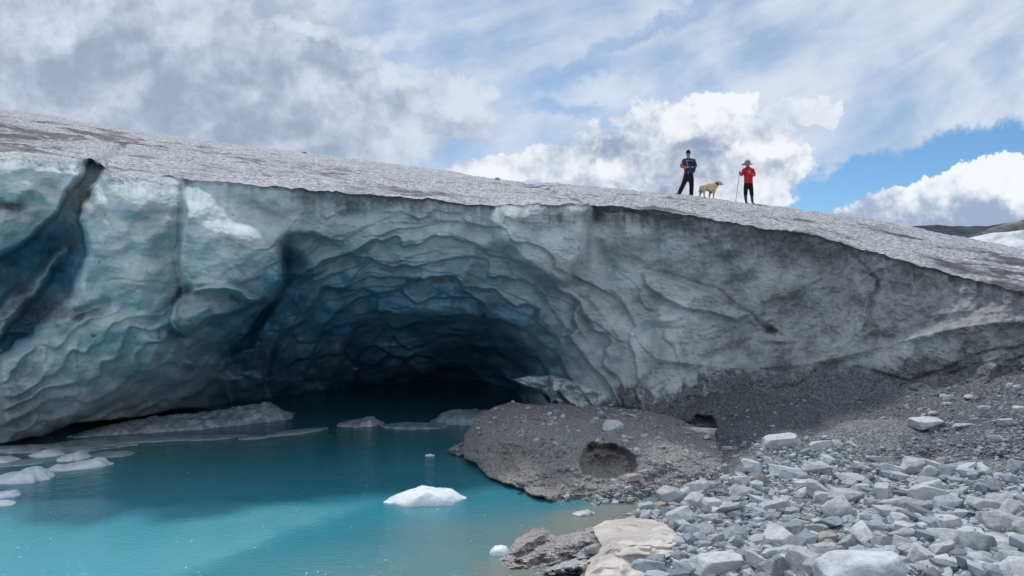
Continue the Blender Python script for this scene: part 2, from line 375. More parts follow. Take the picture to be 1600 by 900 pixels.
def wall_depth(px, py, detail=True):
    wx = px + 9 * fbm(px / 60, py / 60, 31, 3); wy = py + 9 * fbm(px / 60, py / 60, 37, 3)
    D = wall_base(px, py)
    D = D + 0.30 * fbm(px / 120, py / 120, 41, 3) 
    dA, dB, oA, iA = worley(wx / 92, wy / 74 + 0.3, 46)
    D = D + 0.62 * (np.minimum(dA, 0.9) ** 2) * smooth(560, 400, px) * smooth(620, 480, py) + 0.35 * (np.minimum(dA, .9) ** 2) * smooth(700, 820, px) * smooth(1050, 900, px)
    def add(pg, amp, w, warp=1.0, off=0.0):
        X_ = px + (wx - px) * warp; Y_ = py + (wy - py) * warp
        return amp * smooth(-w, w, poly_sdf(X_, Y_, pg) + off)
    D = D + add(P_CREV, 1.35, 6) + add(P_RIB, -0.7, 9)
    D = D + add(P_BLKA, -0.6, 9, 0.7) + add(P_BLKB, -0.95, 7, 0.9) * smooth(335, 400, py + 0.45 * np.clip(420 - px, 0, 200))
    D = D + 0.5 * smooth(215, 284, px) * smooth(2, -3, px - 284 + (wx - px) * .5) * smooth(520, 440, py) * smooth(255, 300, py)
    ed = seg_dist(wx, wy, [(441, 366), (434, 395), (438, 436), (412, 475), (390, 500), (355, 545)])
    D = D + 1.45 * np.exp(-ed / 46.0) * smooth(-5, 5, poly_sdf(wx, wy, [(440, 366), (470, 362), (560, 400), (600, 500), (540, 590), (330, 590), (372, 530), (402, 492), (425, 470), (438, 436), (435, 398)])) * smooth(352, 400, wy + 0.25 * (wx - 440))
    D = D + add(P_FLAKE, -1.0, 3, 0.5) * (0.7 + 0.8 * smooth(455, 500, py)) + add([(270, 520), (330, 505), (400, 470), (430, 470), (400, 530), (340, 570), (290, 560)], 0.8, 9, 0.8)
    D = D + add(P_ARCH, 0.35, 30) + add(P_CH2, 1.1, 6, 0.9) * smooth(470, 540, py)
    D = D + add(P_BOULD, -1.15, 15, 0.8) + add(P_CRK, 0.40, 8, 0.6) * smooth(480, 330, py) + 0.55 * np.exp(-(seg_dist(wx, wy, [(921, 312), (925, 345), (919, 392), (900, 425), (882, 450)]) / 5.0) ** 2) * 0.5 - 0.10 * np.exp(-(seg_dist(wx, wy, [(770, 358), (735, 415), (700, 470), (676, 505), (664, 522)]) / 8.0) ** 2)
    D = D + add(P_LEDGE, -0.30, 3, 0.5) + 0.10 * np.exp(-(seg_dist(wx, wy, [(1000, 418), (1045, 430), (1085, 446), (1125, 463), (1175, 487), (1220, 522)]) / 2.5) ** 2)
    tong = smooth(-3, 3, poly_sdf(px * .6 + wx * .4, py * .6 + wy * .4, P_TONG)); D = D * (1 - tong) + tong * np.minimum(D, 17.6 + 0.006 * np.abs(px - 900) + 0.25 * fbm(px / 30, py / 14, 55, 3))
    D = D + add(P_SHELF, -2.3, 4, 0.4) * (1 - tong)
    D = D - 0.3 * smooth(0, 40, px - 1010) * smooth(14, -14, np.abs(py - (548 - (px - 1200) * 0.05 + 26 * np.sin((px - 1010) / 120.))))
    # folds running from the lower left up to the lip on the right part of the wall
    rr = smooth(960, 1060, px)
    s1 = (px * 0.46 + py * 0.89); t1 = (px * 0.89 - py * 0.46)
    D = D + rr * (0.15 * fbm(s1 / 42 + 0.6 * fbm(px / 110, py / 110, 61, 2), t1 / 190, 63, 4) + 0.014 * fbm(s1 / 9, t1 / 40, 67, 3))
    # long folds sweeping up from the lower left on the left-hand foot
    lf = smooth(560, 420, px) * smooth(440, 560, py)
    s2 = px * 0.50 + py * 0.87; t2 = px * 0.87 - py * 0.50
    q = s2 / 27.0 + 0.9 * fbm(px / 95, py / 80, 65, 3) + 0.25 * np.sin(t2 / 70.0); qf = q - np.floor(q)
    D = D + lf * (0.20 * (smooth(0, 0.8, 1 - qf) - 0.5) * (0.5 + 0.8 * np.clip(fbm(px / 60, py / 60, 68, 2) + .5, 0, 1)))
    # cracks on the right wall
    for pl, w, a in (([(1310, 380), (1372, 440), (1360, 500), (1352, 530)], 3, .07), ([(1378, 425), (1350, 520)], 2.5, .1), ([(1600, 560), (1500, 585), (1420, 590), (1330, 575)], 3, .1),
                     ([(1620, 530), (1500, 570), (1400, 600)], 2.5, .1), ([(1200, 512), (1208, 516)], 4, .35), ([(60, 310), (20, 322), (-10, 330)], 8, .25), ([(284, 282), (289, 345), (282, 400), (285, 445), (277, 470)], 2.6, .14),
                     ([(150, 440), (200, 432), (262, 444), (284, 452)], 1.8, .06), ([(106, 490), (165, 475), (130, 500)], 6, .22), ([(350, 345), (362, 400), (378, 430)], 5, .07), ([(925, 320), (950, 325), (1000, 328), (1060, 335)], 3, .15)):
        D = D + a * np.exp(-(seg_dist(wx, wy, pl) / w) ** 2)
    # scallops: shallow melt bowls laid out in arcs round the cave
    ax = px - ARC_C[0]; ay = (py - ARC_C[1]) * 1.15
    r = np.hypot(ax, ay); th = np.arctan2(ax, -ay)
    wn = fbm(px / 85, py / 85, 71, 3)
    cavew = smooth(430, 250, r) * smooth(300, 345, py) * smooth(300, 430, px + (py - 400) * 0.2)
    cavew = np.maximum(cavew, smooth(470, 330, r) * smooth(800, 860, px) * smooth(400, 460, py) * 0.42)
    leftw = smooth(560, 420, px) * smooth(470, 540, py)
    cavew = np.maximum(cavew, leftw * 0.12)
    for (sr, st, amp, seed) in ((36, 0.36, 0.66, 81), (17, 0.20, 0.13, 83)):
        d1, d2, oy, idn = worley(th / st + 0.45 * wn, r / sr + 0.55 * wn, seed)
        bowl = np.minimum(d1, 1.0) ** 2
        D = D + amp * cavew * (0.22 * (bowl - 0.35) + 0.95 * np.clip(oy, -0.6, 0.6)) * (0.6 + 0.5 * ((idn % 17) / 17.0)) * (1 + 0.6 * smooth(17, 24, D))
    if detail:
        lump = (1 - cavew)
        d1, d2, oy, idn = worley(px / 52 + 0.7 * wn, py / 34 + 0.7 * wn, 91)
        D = D - 0.05 * lump * (0.5 - np.minimum(d1, 1) ** 2)
        D = D + 0.06 * fbm(px / 46, py / 36, 43, 4) + 0.011 * fbm(px / 7.0, py / 5.0, 47, 3) * (0.3 + lump)
        D = D + 0.010 * lump * np.abs(fbm(px / 15, py / 9, 49, 3))
    lpx = py - lip_s(px)      # rounded shoulders where the left blocks meet the top
    D = D + (0.75 * smooth(165, 120, px) + 0.30 * smooth(150, 190, px) * smooth(330, 200, px)) * (1 - np.sqrt(np.clip(lpx / 26.0, 0, 1))) 
    # black gap at the foot, over the water
    D = D + add(P_GAP, 5.0, 3, 0.35)
    return D

def top_e(px, p):
    """p 0..1 from lip to skyline in equal steps of view angle; beyond 1 the far side"""
    q = np.where(p <= 1, 1 - np.sqrt(np.clip(1 - p, 0, 1)), 1 + (p - 1))
    YL = LIPD(px, p); YS = YSK(px)
    Y = YL + (YS - YL) * q
    lps = lip_y(px) * (1 - smooth(0, 0.1, p)) + lip_s(px) * smooth(0, 0.1, p); eL = (450 - lps) / F; eS = (450 - sky_s(px)) / F
    e = eL + (eS - eL) * (1 - (1 - q) ** 2 * np.where(q > 1, 0.45, 1.0))
    return Y, e
LIPD = None
def build_glacier(mat):
    global LIPD
    cols = np.concatenate([np.linspace(-500, -60, 130), np.arange(-58, 1660, 1.55), np.linspace(1662, 2100, 120)])
    NR = 470
    lipv = lip_y(cols)
    t = np.linspace(0, 1, NR)[:, None] ** 0.97
    bot = np.interp(cols, [-500, 0, 900, 1000, 1600, 2100], [790, 770, 760, 760, 800, 900])
    PY = lipv[None, :] + (bot - lipv)[None, :] * t; PX = np.repeat(cols[None, :], NR, 0)
    D = wall_depth(PX, PY)
    def blur(A, k):
        A = np.apply_along_axis(lambda v: np.convolve(np.pad(v, len(k) // 2, mode='edge'), k, 'valid'), 0, A)
        return np.apply_along_axis(lambda v: np.convolve(np.pad(v, len(k) // 2, mode='edge'), k, 'valid'), 1, A)
    kk = np.array([1, 4, 7, 4, 1], float); kk /= kk.sum()
    keep = smooth(2, 14, PY - lipv) * smooth(-2, -14, poly_sdf(PX, PY, P_GAP)) * smooth(-1, -10, poly_sdf(PX, PY, P_TONG))
    Bl = blur(D, kk); D = D + (Bl - D) * keep
    D = D + 0.013 * fbm(PX / 5.0, PY / 4.0, 53, 3) * smooth(400, 700, PX + PY * 0.2) + 0.007 * fbm(PX / 3.5, PY / 3.0, 54, 2)
    # the crust at the lip overhangs a little
    D = D + 0.13 * smooth(0.0, 5.0, PY - lipv) * smooth(70, 10, PY - lipv) * smooth(120, 240, PX) * (0.5 + 0.7 * np.abs(fbm(PX / 25, PY * 0 + 7, 101, 3)))
    sm = 9; k = np.ones(2 * sm + 1) / (2 * sm + 1)
    lipd = np.convolve(np.pad(D[0], sm, mode='edge'), k, 'valid'); 
    D[0] = np.minimum(D[0], lipd) - 0.0
    d0 = D[0].copy(); k2 = np.hanning(161); k2 /= k2.sum(); dsm = np.convolve(np.pad(d0, 80, mode='edge'), k2, 'valid')
    LIPD = lambda x, p=0: np.interp(x, cols, d0) * (1 - smooth(0, 0.22, p)) + np.interp(x, cols, dsm) * smooth(0, 0.22, p)
    V1 = at(PX, PY, D)
    crev = smooth(-14, 8, poly_sdf(PX, PY, P_CREV))
    # material masks ----------------------------------------------------
    lp = PY - lipv
    n1 = fbm(PX / 45, PY / 45, 201, 5, 0.6); n2 = fbm(PX / 9, PY / 9, 203, 4, 0.65)
    st = fbm(PX / 11, PY / 90, 205, 4, 0.6)
    s1 = (PX * 0.46 + PY * 0.89); t1 = (PX * 0.89 - PY * 0.46)
    rst = fbm(s1 / 16 + 0.8 * n1, t1 / 170, 207, 5, 0.6)
    right = smooth(900, 1250, PX + 0.35 * (PY - 450) + 60 * n1)
    dirt = 0.10 + 0.22 * np.clip(n1, 0, 1) + 0.10 * n2
    dirt = dirt + smooth(34, 0, lp + 14 * st) * smooth(400, 520, PX) * (0.38 + 0.3 * smooth(900, 1000, PX))  # grime seeping from the lip
    dirt = dirt + smooth(5, 0, lp + 4 * n2) * 0.9 * smooth(350, 480, PX)
    dirt = dirt + right * (0.42 + 0.08 * rst + 0.09 * n1) + smooth(80, 0, lp + 26 * rst) * right * 0.32
    for (cx, cy, rx, ry, a) in ((480, 318, 14, 30, .5), (545, 325, 20, 26, .5), (610, 312, 40, 12, .55), (22, 325, 20, 12, .85), (100, 490, 40, 14, .8), (120, 255, 60, 8, .2), (845, 335, 60, 14, .3), (920, 380, 7, 50, .3), (900, 440, 18, 14, .7),
                               (30, 640, 60, 45, .45), (0, 665, 90, 40, .3), (115, 380, 16, 22, .55), (130, 300, 14, 40, .7), (40, 480, 50, 40, .3), (1290, 392, 110, 22, .3), (1330, 470, 150, 12, .18), (1200, 512, 8, 4, .7), (960, 600, 80, 30, .2),
                               (1150, 345, 160, 22, .45), (1480, 480, 160, 40, .3), (1600, 500, 200, 70, .35)):
        dirt = dirt + a * np.exp(-(((PX - cx) / rx) ** 2 + ((PY - cy) / ry) ** 2) * (1 + 0.8 * n2))
    foot = smooth(-46, 6, PY - np.interp(PX, [900, 960, 1050, 1100, 1200, 1300, 1450, 1600, 1800], [650, 640, 632, 612, 596, 592, 586, 560, 540]) + 22 * n1 + 10 * n2)
    gravel = foot * smooth(880, 960, PX)
    dirt = dirt + 0.30 * smooth(-4, 4, poly_sdf(PX, PY, P_FLAKE)) + 0.35 * smooth(-6, 8, poly_sdf(PX, PY, P_RIB)) * (0.6 + n1) + right * 0.25 * smooth(500, 590, PY) - 0.5 * np.exp(-(((PX - 1130) / 60) ** 2 + ((PY - 600) / 26) ** 2)) * (0.6 + n1) - 0.35 * np.exp(-(((PX - 1420) / 70) ** 2 + ((PY - 545) / 26) ** 2)) - 0.3 * np.exp(-(((PX - 985) / 30) ** 2 + ((PY - 600) / 40) ** 2))
    dirt = np.clip(dirt, 0, 1)
    blue = smooth(330, 120, np.hypot((PX - 610) * 0.75, (PY - 590) * 1.25)) * 0.80 + 0.55 * np.exp(-seg_dist(PX, PY, [(452, 375), (450, 430), (425, 480), (385, 530)]) / 32.0) + crev * 0.75 * (1 - smooth(-8, 8, poly_sdf(PX, PY, P_RIB)) * 0.6)
    blue = blue * smooth(330, 380, PY) + 0.28 * np.exp(-((PX - 240) / 150) ** 2) * smooth(700, 500, PY) * (0.6 + 0.5 * n1) + 0.2 * fbm(PX / 70, PY / 18, 221, 4, .6)
    blue = blue * (1 - 0.6 * smooth(850, 960, PX)) * (1 - 0.9 * smooth(-6, 4, poly_sdf(PX, PY, P_TONG)))
    blue = np.clip(blue, 0, 1)
    warm = np.clip(0.8 * fbm(PX / 80, PY / 40, 231, 4, .6) + 0.75 * right + 0.3 * smooth(780, 900, PX), 0, 1)
    # ---- top surface
    NT = 300
    p = np.concatenate([np.linspace(0, 1, NT)[1:], 1 + np.geomspace(0.02, 1.9, 70)])
    PPX = np.repeat(cols[None, :], len(p), 0); PP = np.repeat(p[:, None], len(cols), 1)
    Y, e = top_e(PPX, PP)
    Xw = (PPX - 800) / F * Y
    hn = 0.05 * fbm(Xw * 0.9, Y * 0.9, 301, 4) + 0.045 * np.abs(fbm(Xw * 2.6, Y * 2.2, 305, 4)) + 0.06 * fbm(Xw * 0.35, Y * 0.6, 309, 3)
    hn = hn * smooth(0, 0.06, PP)
    # the crack that crosses the top by the lip, and the crevasse mouth
    cr = seg_dist(PPX, 450 - e * F, [(820, 285), (862, 296), (920, 320)]); hn = hn - 0.10 * np.exp(-(cr / 2.5) ** 2)
    cr = seg_dist(PPX, 450 - e * F, [(150, 252), (175, 240), (192, 226)]); hn = hn - 0.10 * np.exp(-(cr / 4) ** 2)
    cr = seg_dist(PPX, 450 - e * F, [(1170, 330), (1200, 342), (1225, 358), (1262, 368), (1300, 382)]); hn = hn + 0.05 * np.exp(-(cr / 5) ** 2)
    V2 = np.stack([Xw, Y, H + e * Y + hn], -1)
    tn = fbm(Xw * 0.5, Y * 0.5, 311, 5, .62); tn2 = fbm(Xw * 0.25 + Y * 0.05, Y * 1.8, 315, 4, .6)
    pyv = 450 - e * F
    tdirt = 0.14 + 0.50 * tn + 0.55 * tn2 - 0.30 * smooth(0.72, 1, PP) + 0.12 * smooth(700, 0, PPX)
    tdirt = tdirt + 0.85 * np.exp(-(seg_dist(PPX + 12 * tn, pyv + 5 * tn, [(-80, 205), (0, 208), (90, 212), (170, 216), (260, 232)]) / np.interp(PPX, [-80, 0, 200, 300], [20, 15, 7, 4])) ** 2) * (0.7 + 0.8 * tn2)
    tdirt = tdirt + 0.35 * smooth(0.5, 0.0, PP) * smooth(100, -60, PPX)
    tdirt = tdirt + smooth(0.10, 0.0, PP + 0.05 * tn) * 0.35 * smooth(900, 1000, PPX)
    tdirt = tdirt + 0.25 * smooth(1150, 1500, PPX) * (0.7 + tn)
    tdirt = tdirt + 0.8 * np.exp(-(seg_dist(PPX, pyv, [(820, 285), (862, 296), (920, 320)]) / 2.0) ** 2)
    V = np.concatenate([V2[::-1].reshape(-1, 3), V1.reshape(-1, 3)])
    nr = len(p) + NR
    z1 = np.zeros(Y.size)
    A = dict(dirt=np.concatenate([np.clip(tdirt, 0, 1)[::-1].ravel(), dirt.ravel()]),
             blue=np.concatenate([z1, blue.ravel()]), warm=np.concatenate([z1, warm.ravel()]),
             gravel=np.concatenate([z1, gravel.ravel()]),
             snow=np.concatenate([z1 + 1, np.maximum(smooth(1.5, 0.2, lp), 0.75 * smooth(330, 200, PX) * smooth(22, 2, lp + 12 * n2) * (1 - crev)).ravel()]))
    me = mesh_np('glacier', V, grid_faces(nr, len(cols)), attrs=A)
    g = obj('glacier', me, mat)
    tag(g, 'huge glacier snout with a scalloped blue ice cave and dirty white top', 'glacier')
    return g

def mat_glacier():
    m, nt, b = new_mat('glacier_ice', 0.6, 0.22)
    co = objcoord(nt)
    dirt, blue, warm, grav, snow = (attr(nt, k) for k in ('dirt', 'blue', 'warm', 'gravel', 'snow'))
    n_big = noise(nt, co, 1.1, 6, 0.62); n_mid = noise(nt, co, 6, 6, 0.65); n_fine = noise(nt, co, 38, 4, 0.6)
    ice = mixc(nt, n_big.ss(0.35, 0.68), (0.40, 0.49, 0.495), (0.62, 0.685, 0.68))
    ice = mixc(nt, n_mid.ss(0.45, 0.8) * 0.3, ice, (0.72, 0.78, 0.78))
    ice = mixc(nt, (blue * 1.15).sat(), ice, mixc(nt, n_big.ss(0.35, 0.7), (0.06, 0.21, 0.335), (0.15, 0.37, 0.50)))
    ice = mixc(nt, warm * 0.5, ice, (0.38, 0.385, 0.375))
    dcol = mixc(nt, n_mid.ss(0.3, 0.7), (0.12, 0.12, 0.125), (0.30, 0.30, 0.31))
    dn = (dirt + (n_fine - 0.5) * 0.5 + (n_mid - 0.5) * 0.25)
    wallc = mixc(nt, dn.ss(0.12, 0.95) * 0.92, ice, dcol)
    gv = voronoi(nt, co, 34, 'Color'); sp = nt.nodes.new('ShaderNodeSeparateColor'); nt.links.new(gv.s, sp.inputs[0]); gval = X(nt, sp.outputs[0])
    gcol = mixc(nt, gval, (0.055, 0.06, 0.068), (0.20, 0.205, 0.215))
    wallc = mixc(nt, (grav + (n_fine - 0.5) * 0.5 * grav).ss(0.08, 0.92), wallc, gcol)
    # snow-white weathered crust on top, peppered with dirt
    sv = voronoi(nt, mapping(nt, co, scale=(0.45, 1.2, 1.0), rot=(0, 0, 0.0)), 36, 'Color'); sp2 = nt.nodes.new('ShaderNodeSeparateColor'); nt.links.new(sv.s, sp2.inputs[0]); sval = X(nt, sp2.outputs[0])
    top = mixc(nt, (sval * 0.6 + n_fine * 0.6).ss(0.35, 0.85), (0.19, 0.19, 0.20), (0.60, 0.615, 0.65))
    top = mixc(nt, (dirt + (n_mid - 0.5) * 0.5 + (sval - 0.5) * 0.35).ss(0.2, 1.0), top, (0.085, 0.083, 0.09))
    c = mixc(nt, snow, wallc, top)
    link(nt, c, b.inputs['Base Color'])
    rg = (1.0 - snow) * (dirt * 0.25 + grav * 0.3) + snow * 0.1 + 0.62
    link(nt, rg.mn(0.9), b.inputs['Roughness'])
    hgt = (n_fine * 0.34 + n_mid * 0.45) * (1.0 - snow) * 0.6 + grav * gval * 0.7 + snow * (sval * 1.1 + n_fine * 0.6 + n_mid * 0.5)
    bump(nt, b, hgt, 0.035, 0.9)
    return m

# ------------------------------------------------------------------ water
def mat_water():
    m, nt, b = new_mat('meltwater', 0.04, 0.5)
    b.inputs['IOR'].default_value = 1.33
    co = objcoord(nt)
    sh = attr(nt, 'shallow')
    n = noise(nt, co, 0.35, 4, 0.5, 0.6)
    n2 = noise(nt, mapping(nt, co, scale=(1, 2.4, 1)), 0.9, 5, 0.6, 0.8)
    c = mixc(nt, n.ss(0.3, 0.7), (0.020, 0.155, 0.205), (0.028, 0.195, 0.25))
    c = mixc(nt, attr(nt, 'far_dark'), c, (0.006, 0.060, 0.10)); c = mixc(nt, attr(nt, 'near_pale') * 0.85, c, (0.085, 0.36, 0.43))  # base colour darker towards the cave, paler turquoise nearer the camera
    c = mixc(nt, (sh + (n2 - 0.5) * 0.7 * sh).sat(), c, (0.20, 0.215, 0.185))
    link(nt, c, b.inputs['Base Color'])
    r1 = noise(nt, mapping(nt, co, scale=(1, 1.5, 1)), 9, 4, 0.6); r2 = noise(nt, mapping(nt, co, scale=(1, 1.3, 1)), 2.0, 3, 0.5)
    bump(nt, b, r1 * 0.55 * (attr(nt, 'near_pale') + 0.45) + r2 * 0.5, 0.04, 0.9)
    return m
def build_water(mat):
    a = np.concatenate([-np.geomspace(400, 21, 10), np.linspace(-20, 9, 330), np.geomspace(10, 400, 12)])
    bb = np.concatenate([-np.geomspace(300, 3, 10), np.linspace(0, 32, 420), np.geomspace(34, 500, 10)])
    gx, gy = np.meshgrid(a, bb)
    d = gx - shore_x(gy)
    sh = smooth(-1.7, -0.25, d + 0.35 * fbm(gx * 1.2, gy * 1.2, 401, 3)) * smooth(13.2, 11.6, gy)
    # water colour turns paler nearer the camera, bounded by a soft slanting front
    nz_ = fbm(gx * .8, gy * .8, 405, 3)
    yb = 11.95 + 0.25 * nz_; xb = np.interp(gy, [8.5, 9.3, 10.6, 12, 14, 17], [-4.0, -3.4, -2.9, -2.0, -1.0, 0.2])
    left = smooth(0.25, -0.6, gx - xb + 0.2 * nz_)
    near_pale = 0.22 + 0.55 * smooth(0.3, -0.25, gy - yb) * left + 0.22 * (1 - left) * smooth(12.0, 8.6, gy) + 0.28 * smooth(11, 8.8, gy) * left
    me = mesh_np('water', np.stack([gx, gy, gx * 0], -1), grid_faces(*gx.shape)[:, ::-1], attrs=dict(far_dark=0.8 * smooth(11.5, 18.0, gy), shallow=np.maximum(sh, 0.5 * smooth(-4.2, -1.0, d + 0.5 * fbm(gx * .7, gy * .9, 407, 3)) * smooth(12.6, 10.5, gy)), near_pale=np.clip(near_pale, 0, 1)))
    return tag(obj('water', me, mat), kind='structure')
# ------------------------------------------------------------------ moraine ice block and debris slope
debris_base = tps([(900, 640, 17.8), (960, 630, 17.6), (1050, 640, 17.3), (1100, 620, 17.2), (1200, 600, 17.0), (1300, 592, 16.6), (1450, 585, 15.8), (1600, 560, 14.9), (1800, 540, 13.6), (2100, 560, 12.2),
                   (960, 670, 16.6), (1100, 660, 16.2), (1200, 650, 15.6), (1300, 650, 15.0), (1450, 650, 13.9), (1600, 650, 12.6), (1800, 650, 11.2), (2100, 700, 9.6),
                   (1000, 720, 14.8), (1100, 720, 14.2), (1200, 705, 13.9), (1300, 705, 13.4), (1450, 720, 12.3), (1600, 735, 11.2), (1800, 760, 9.8), (2100, 800, 8.0),
                   (1000, 790, 12.4), (1200, 790, 11.9), (1450, 790, 11.0), (1600, 790, 10.2), (1800, 850, 8.8), (2100, 900, 7.0)], 1e-3)
DTOPX = [900, 960, 1050, 1100, 1200, 1300, 1450, 1600, 1800, 2100]; DTOPY = [650, 634, 634, 616, 598, 592, 584, 556, 530, 545]
def debris_depth(px, py):
    D = debris_base(px, py)
    D = D + 0.14 * fbm(px / 60, py / 34, 501, 4) + 0.03 * fbm(px / 8, py / 6, 503, 3)
    wx = px + 5 * fbm(px / 20, py / 20, 505, 2); wy = py + 5 * fbm(px / 20, py / 20, 507, 2)
    D = D + 0.8 * smooth(-5, 5, poly_sdf(wx, wy, [(1082, 662), (1092, 652), (1110, 654), (1120, 668), (1116, 684), (1098, 682), (1084, 672)]))
    D = D + 0.4 * smooth(-3, 3, poly_sdf(wx, wy, [(1063, 656), (1078, 660), (1078, 668), (1066, 664)]))
    D = D + 1.0 * smooth(-4, 4, poly_sdf(wx, wy, [(1555, 738), (1590, 728), (1680, 712), (1700, 760), (1570, 746)]))
    D = D + 1.6 * smooth(10, -8, py - np.interp(px, DTOPX, DTOPY) - 3 * fbm(px / 24, py / 24, 509, 2))
    D = D + 1.0 * smooth(-2, 40, py - np.interp(px, [1000, 1170, 1180, 1200, 1330, 1350, 1420, 1500, 1560, 1600, 1750], [800, 735, 700, 688, 690, 712, 722, 735, 745, 740, 748]))
    return D
def build_debris(mat):
    cols = np.concatenate([np.arange(900, 1660, 2.0), np.linspace(1664, 2100, 60)]); NR = 150
    top = np.interp(cols, DTOPX, DTOPY) - 10; bot = np.interp(cols, [900, 2100], [830, 980])
    t = np.linspace(0, 1, NR)[:, None]
    PY = top + (bot - top) * t; PX = np.repeat(cols[None], NR, 0)
    D = debris_depth(PX, PY)
    me = mesh_np('debris_slope', at(PX, PY, D), grid_faces(NR, len(cols)))
    return tag(obj('debris_slope', me, mat), kind='structure')

B_OUT = [(721, 700), (727, 678), (742, 654), (768, 638), (800, 628), (842, 633), (880, 630), (930, 634), (975, 636), (1010, 640), (1050, 648), (1090, 668), (1130, 684), (1176, 700), (1205, 712), (1196, 730),
         (1150, 745), (1100, 770), (1064, 779), (1034, 786), (1008, 797), (990, 802), (950, 798), (905, 797), (872, 795), (862, 784), (848, 778), (830, 773), (815, 764), (798, 757), (778, 752), (762, 744), (744, 724), (726, 716)]
blk_base = tps([(722, 700, 15.0), (745, 652, 15.8), (800, 628, 16.8), (870, 630, 17.3), (960, 634, 17.4), (1060, 648, 17.0), (1176, 700, 14.8), (1205, 715, 14.3),
                (760, 685, 14.5), (820, 690, 13.8), (880, 694, 13.5), (960, 690, 13.6), (1060, 710, 13.6), (860, 660, 15.0), (960, 660, 15.2),
                (725, 716, 14.6), (765, 745, 13.0), (800, 757, 12.5), (830, 773, 11.9), (855, 783, 11.6), (880, 796, 11.75), (930, 797, 11.75), (990, 796, 11.8), (1030, 776, 12.3), (1080, 764, 12.7), (1180, 735, 13.7),
                (800, 730, 13.4), (860, 745, 12.7), (940, 760, 12.4), (1020, 745, 12.8)], 1e-3)
P_HOLL = [(905, 716), (918, 699), (948, 692), (978, 698), (992, 716), (993, 738), (972, 747), (935, 748), (912, 741)]
def block_depth(px, py):
    wx = px + 5 * fbm(px / 24, py / 24, 521, 3); wy = py + 5 * fbm(px / 24, py / 24, 523, 3)
    D = blk_base(px, py) + 0.12 * fbm(px / 40, py / 26, 525, 4) + 0.035 * fbm(px / 9, py / 7, 527, 3)
    s = poly_sdf(wx, wy, P_HOLL)
    D = D + 0.55 * smooth(-3, 5, s + 0.0) + 0.25 * smooth(4, 24, s)
    D = D + 0.6 * smooth(-2, 4, poly_sdf(px, py + 2 * fbm(px / 12, py / 12, 5, 2), [(965, 806), (1005, 788), (1035, 777), (1060, 771), (1096, 762), (1140, 750), (1180, 738), (1190, 760), (1100, 790), (1000, 815)]))
    s2 = poly_sdf(wx, wy, [(770, 690), (850, 692), (880, 700), (905, 740), (880, 800), (780, 760), (740, 720)])
    D = D + 0.10 * smooth(-10, 20, s2)
    return D
def relief(outline, depth, nr=140, na=420, bulge=0.5, thick=1.5, rough=2.0, seed=0, kexp=0.5, centre=None):
    o = np.array(outline, float); c = np.array(centre) if centre is not None else o.mean(0)
    seg = np.vstack([o, o[:1]]); L = np.concatenate([[0], np.cumsum(np.hypot(*np.diff(seg, axis=0).T))])
    s = np.linspace(0, L[-1], na, endpoint=False)
    ox = np.interp(s, L, seg[:, 0]); oy = np.interp(s, L, seg[:, 1])
    jit = rough * fbm(ox / 14, oy / 14, seed + 3, 3)
    rr = np.hypot(ox - c[0], oy - c[1]); ox = ox + (ox - c[0]) / rr * jit; oy = oy + (oy - c[1]) / rr * jit
    r = np.sin(np.linspace(0.01, np.pi / 2, nr))[:, None]
    PX = c[0] + (ox - c[0]) * r; PY = c[1] + (oy - c[1]) * r
    edge = np.clip(1 - r ** 6, 0, 1) ** kexp
    D = depth(PX, PY) + bulge * (1 - edge)
    front = at(PX, PY, D)
    nb = 16; r2 = np.linspace(1, 0.02, nb)[1:, None]
    PX2 = c[0] + (ox - c[0]) * r2; PY2 = c[1] + (oy - c[1]) * r2
    D2 = D[-1][None] * r2 + (1 - r2) * depth(np.array([c[0]]), np.array([c[1]])) + thick * np.sqrt(1 - r2 ** 2)
    V = np.concatenate([front.reshape(-1, 3), at(PX2, PY2, D2).reshape(-1, 3)])
    n = nr + nb - 1; i = np.arange(n * na).reshape(n, na); j = np.roll(i, -1, 1)
    Fq = np.stack([i[:-1], j[:-1], j[1:], i[1:]], -1).reshape(-1, 4)
    return V, Fq

def mat_gravel(name, a, b_, scale=34, bd=0.03, coarse=0.5):
    m, nt, b = new_mat(name, 0.88, 0.2); co = objcoord(nt)
    v = voronoi(nt, co, scale, 'Color'); sp = nt.nodes.new('ShaderNodeSeparateColor'); nt.links.new(v.s, sp.inputs[0]); val = X(nt, sp.outputs[0])
    v2 = voronoi(nt, co, scale * 2.6, 'Color'); sp2 = nt.nodes.new('ShaderNodeSeparateColor'); nt.links.new(v2.s, sp2.inputs[0]); val2 = X(nt, sp2.outputs[0])
    n = noise(nt, co, 1.6, 6, 0.6); dd = voronoi(nt, co, scale, 'Distance')
    c = mixc(nt, (val * 0.45 + val2 * 0.45 + n * 0.35).ss(0.2, 0.95), a, b_)
    c = mixc(nt, (val * val2).ss(0.6, 0.85) * coarse, c, (0.42, 0.42, 0.41))
    c = mixc(nt, n.ss(0.55, 0.75) * 0.35, c, (0.165, 0.158, 0.15))
    link(nt, c, b.inputs['Base Color'])
    bump(nt, b, (1.0 - dd) * 0.6 + val * 0.7 + val2 * 0.4 + noise(nt, co, 7, 4) * 0.8, bd, 1.0)
    return m

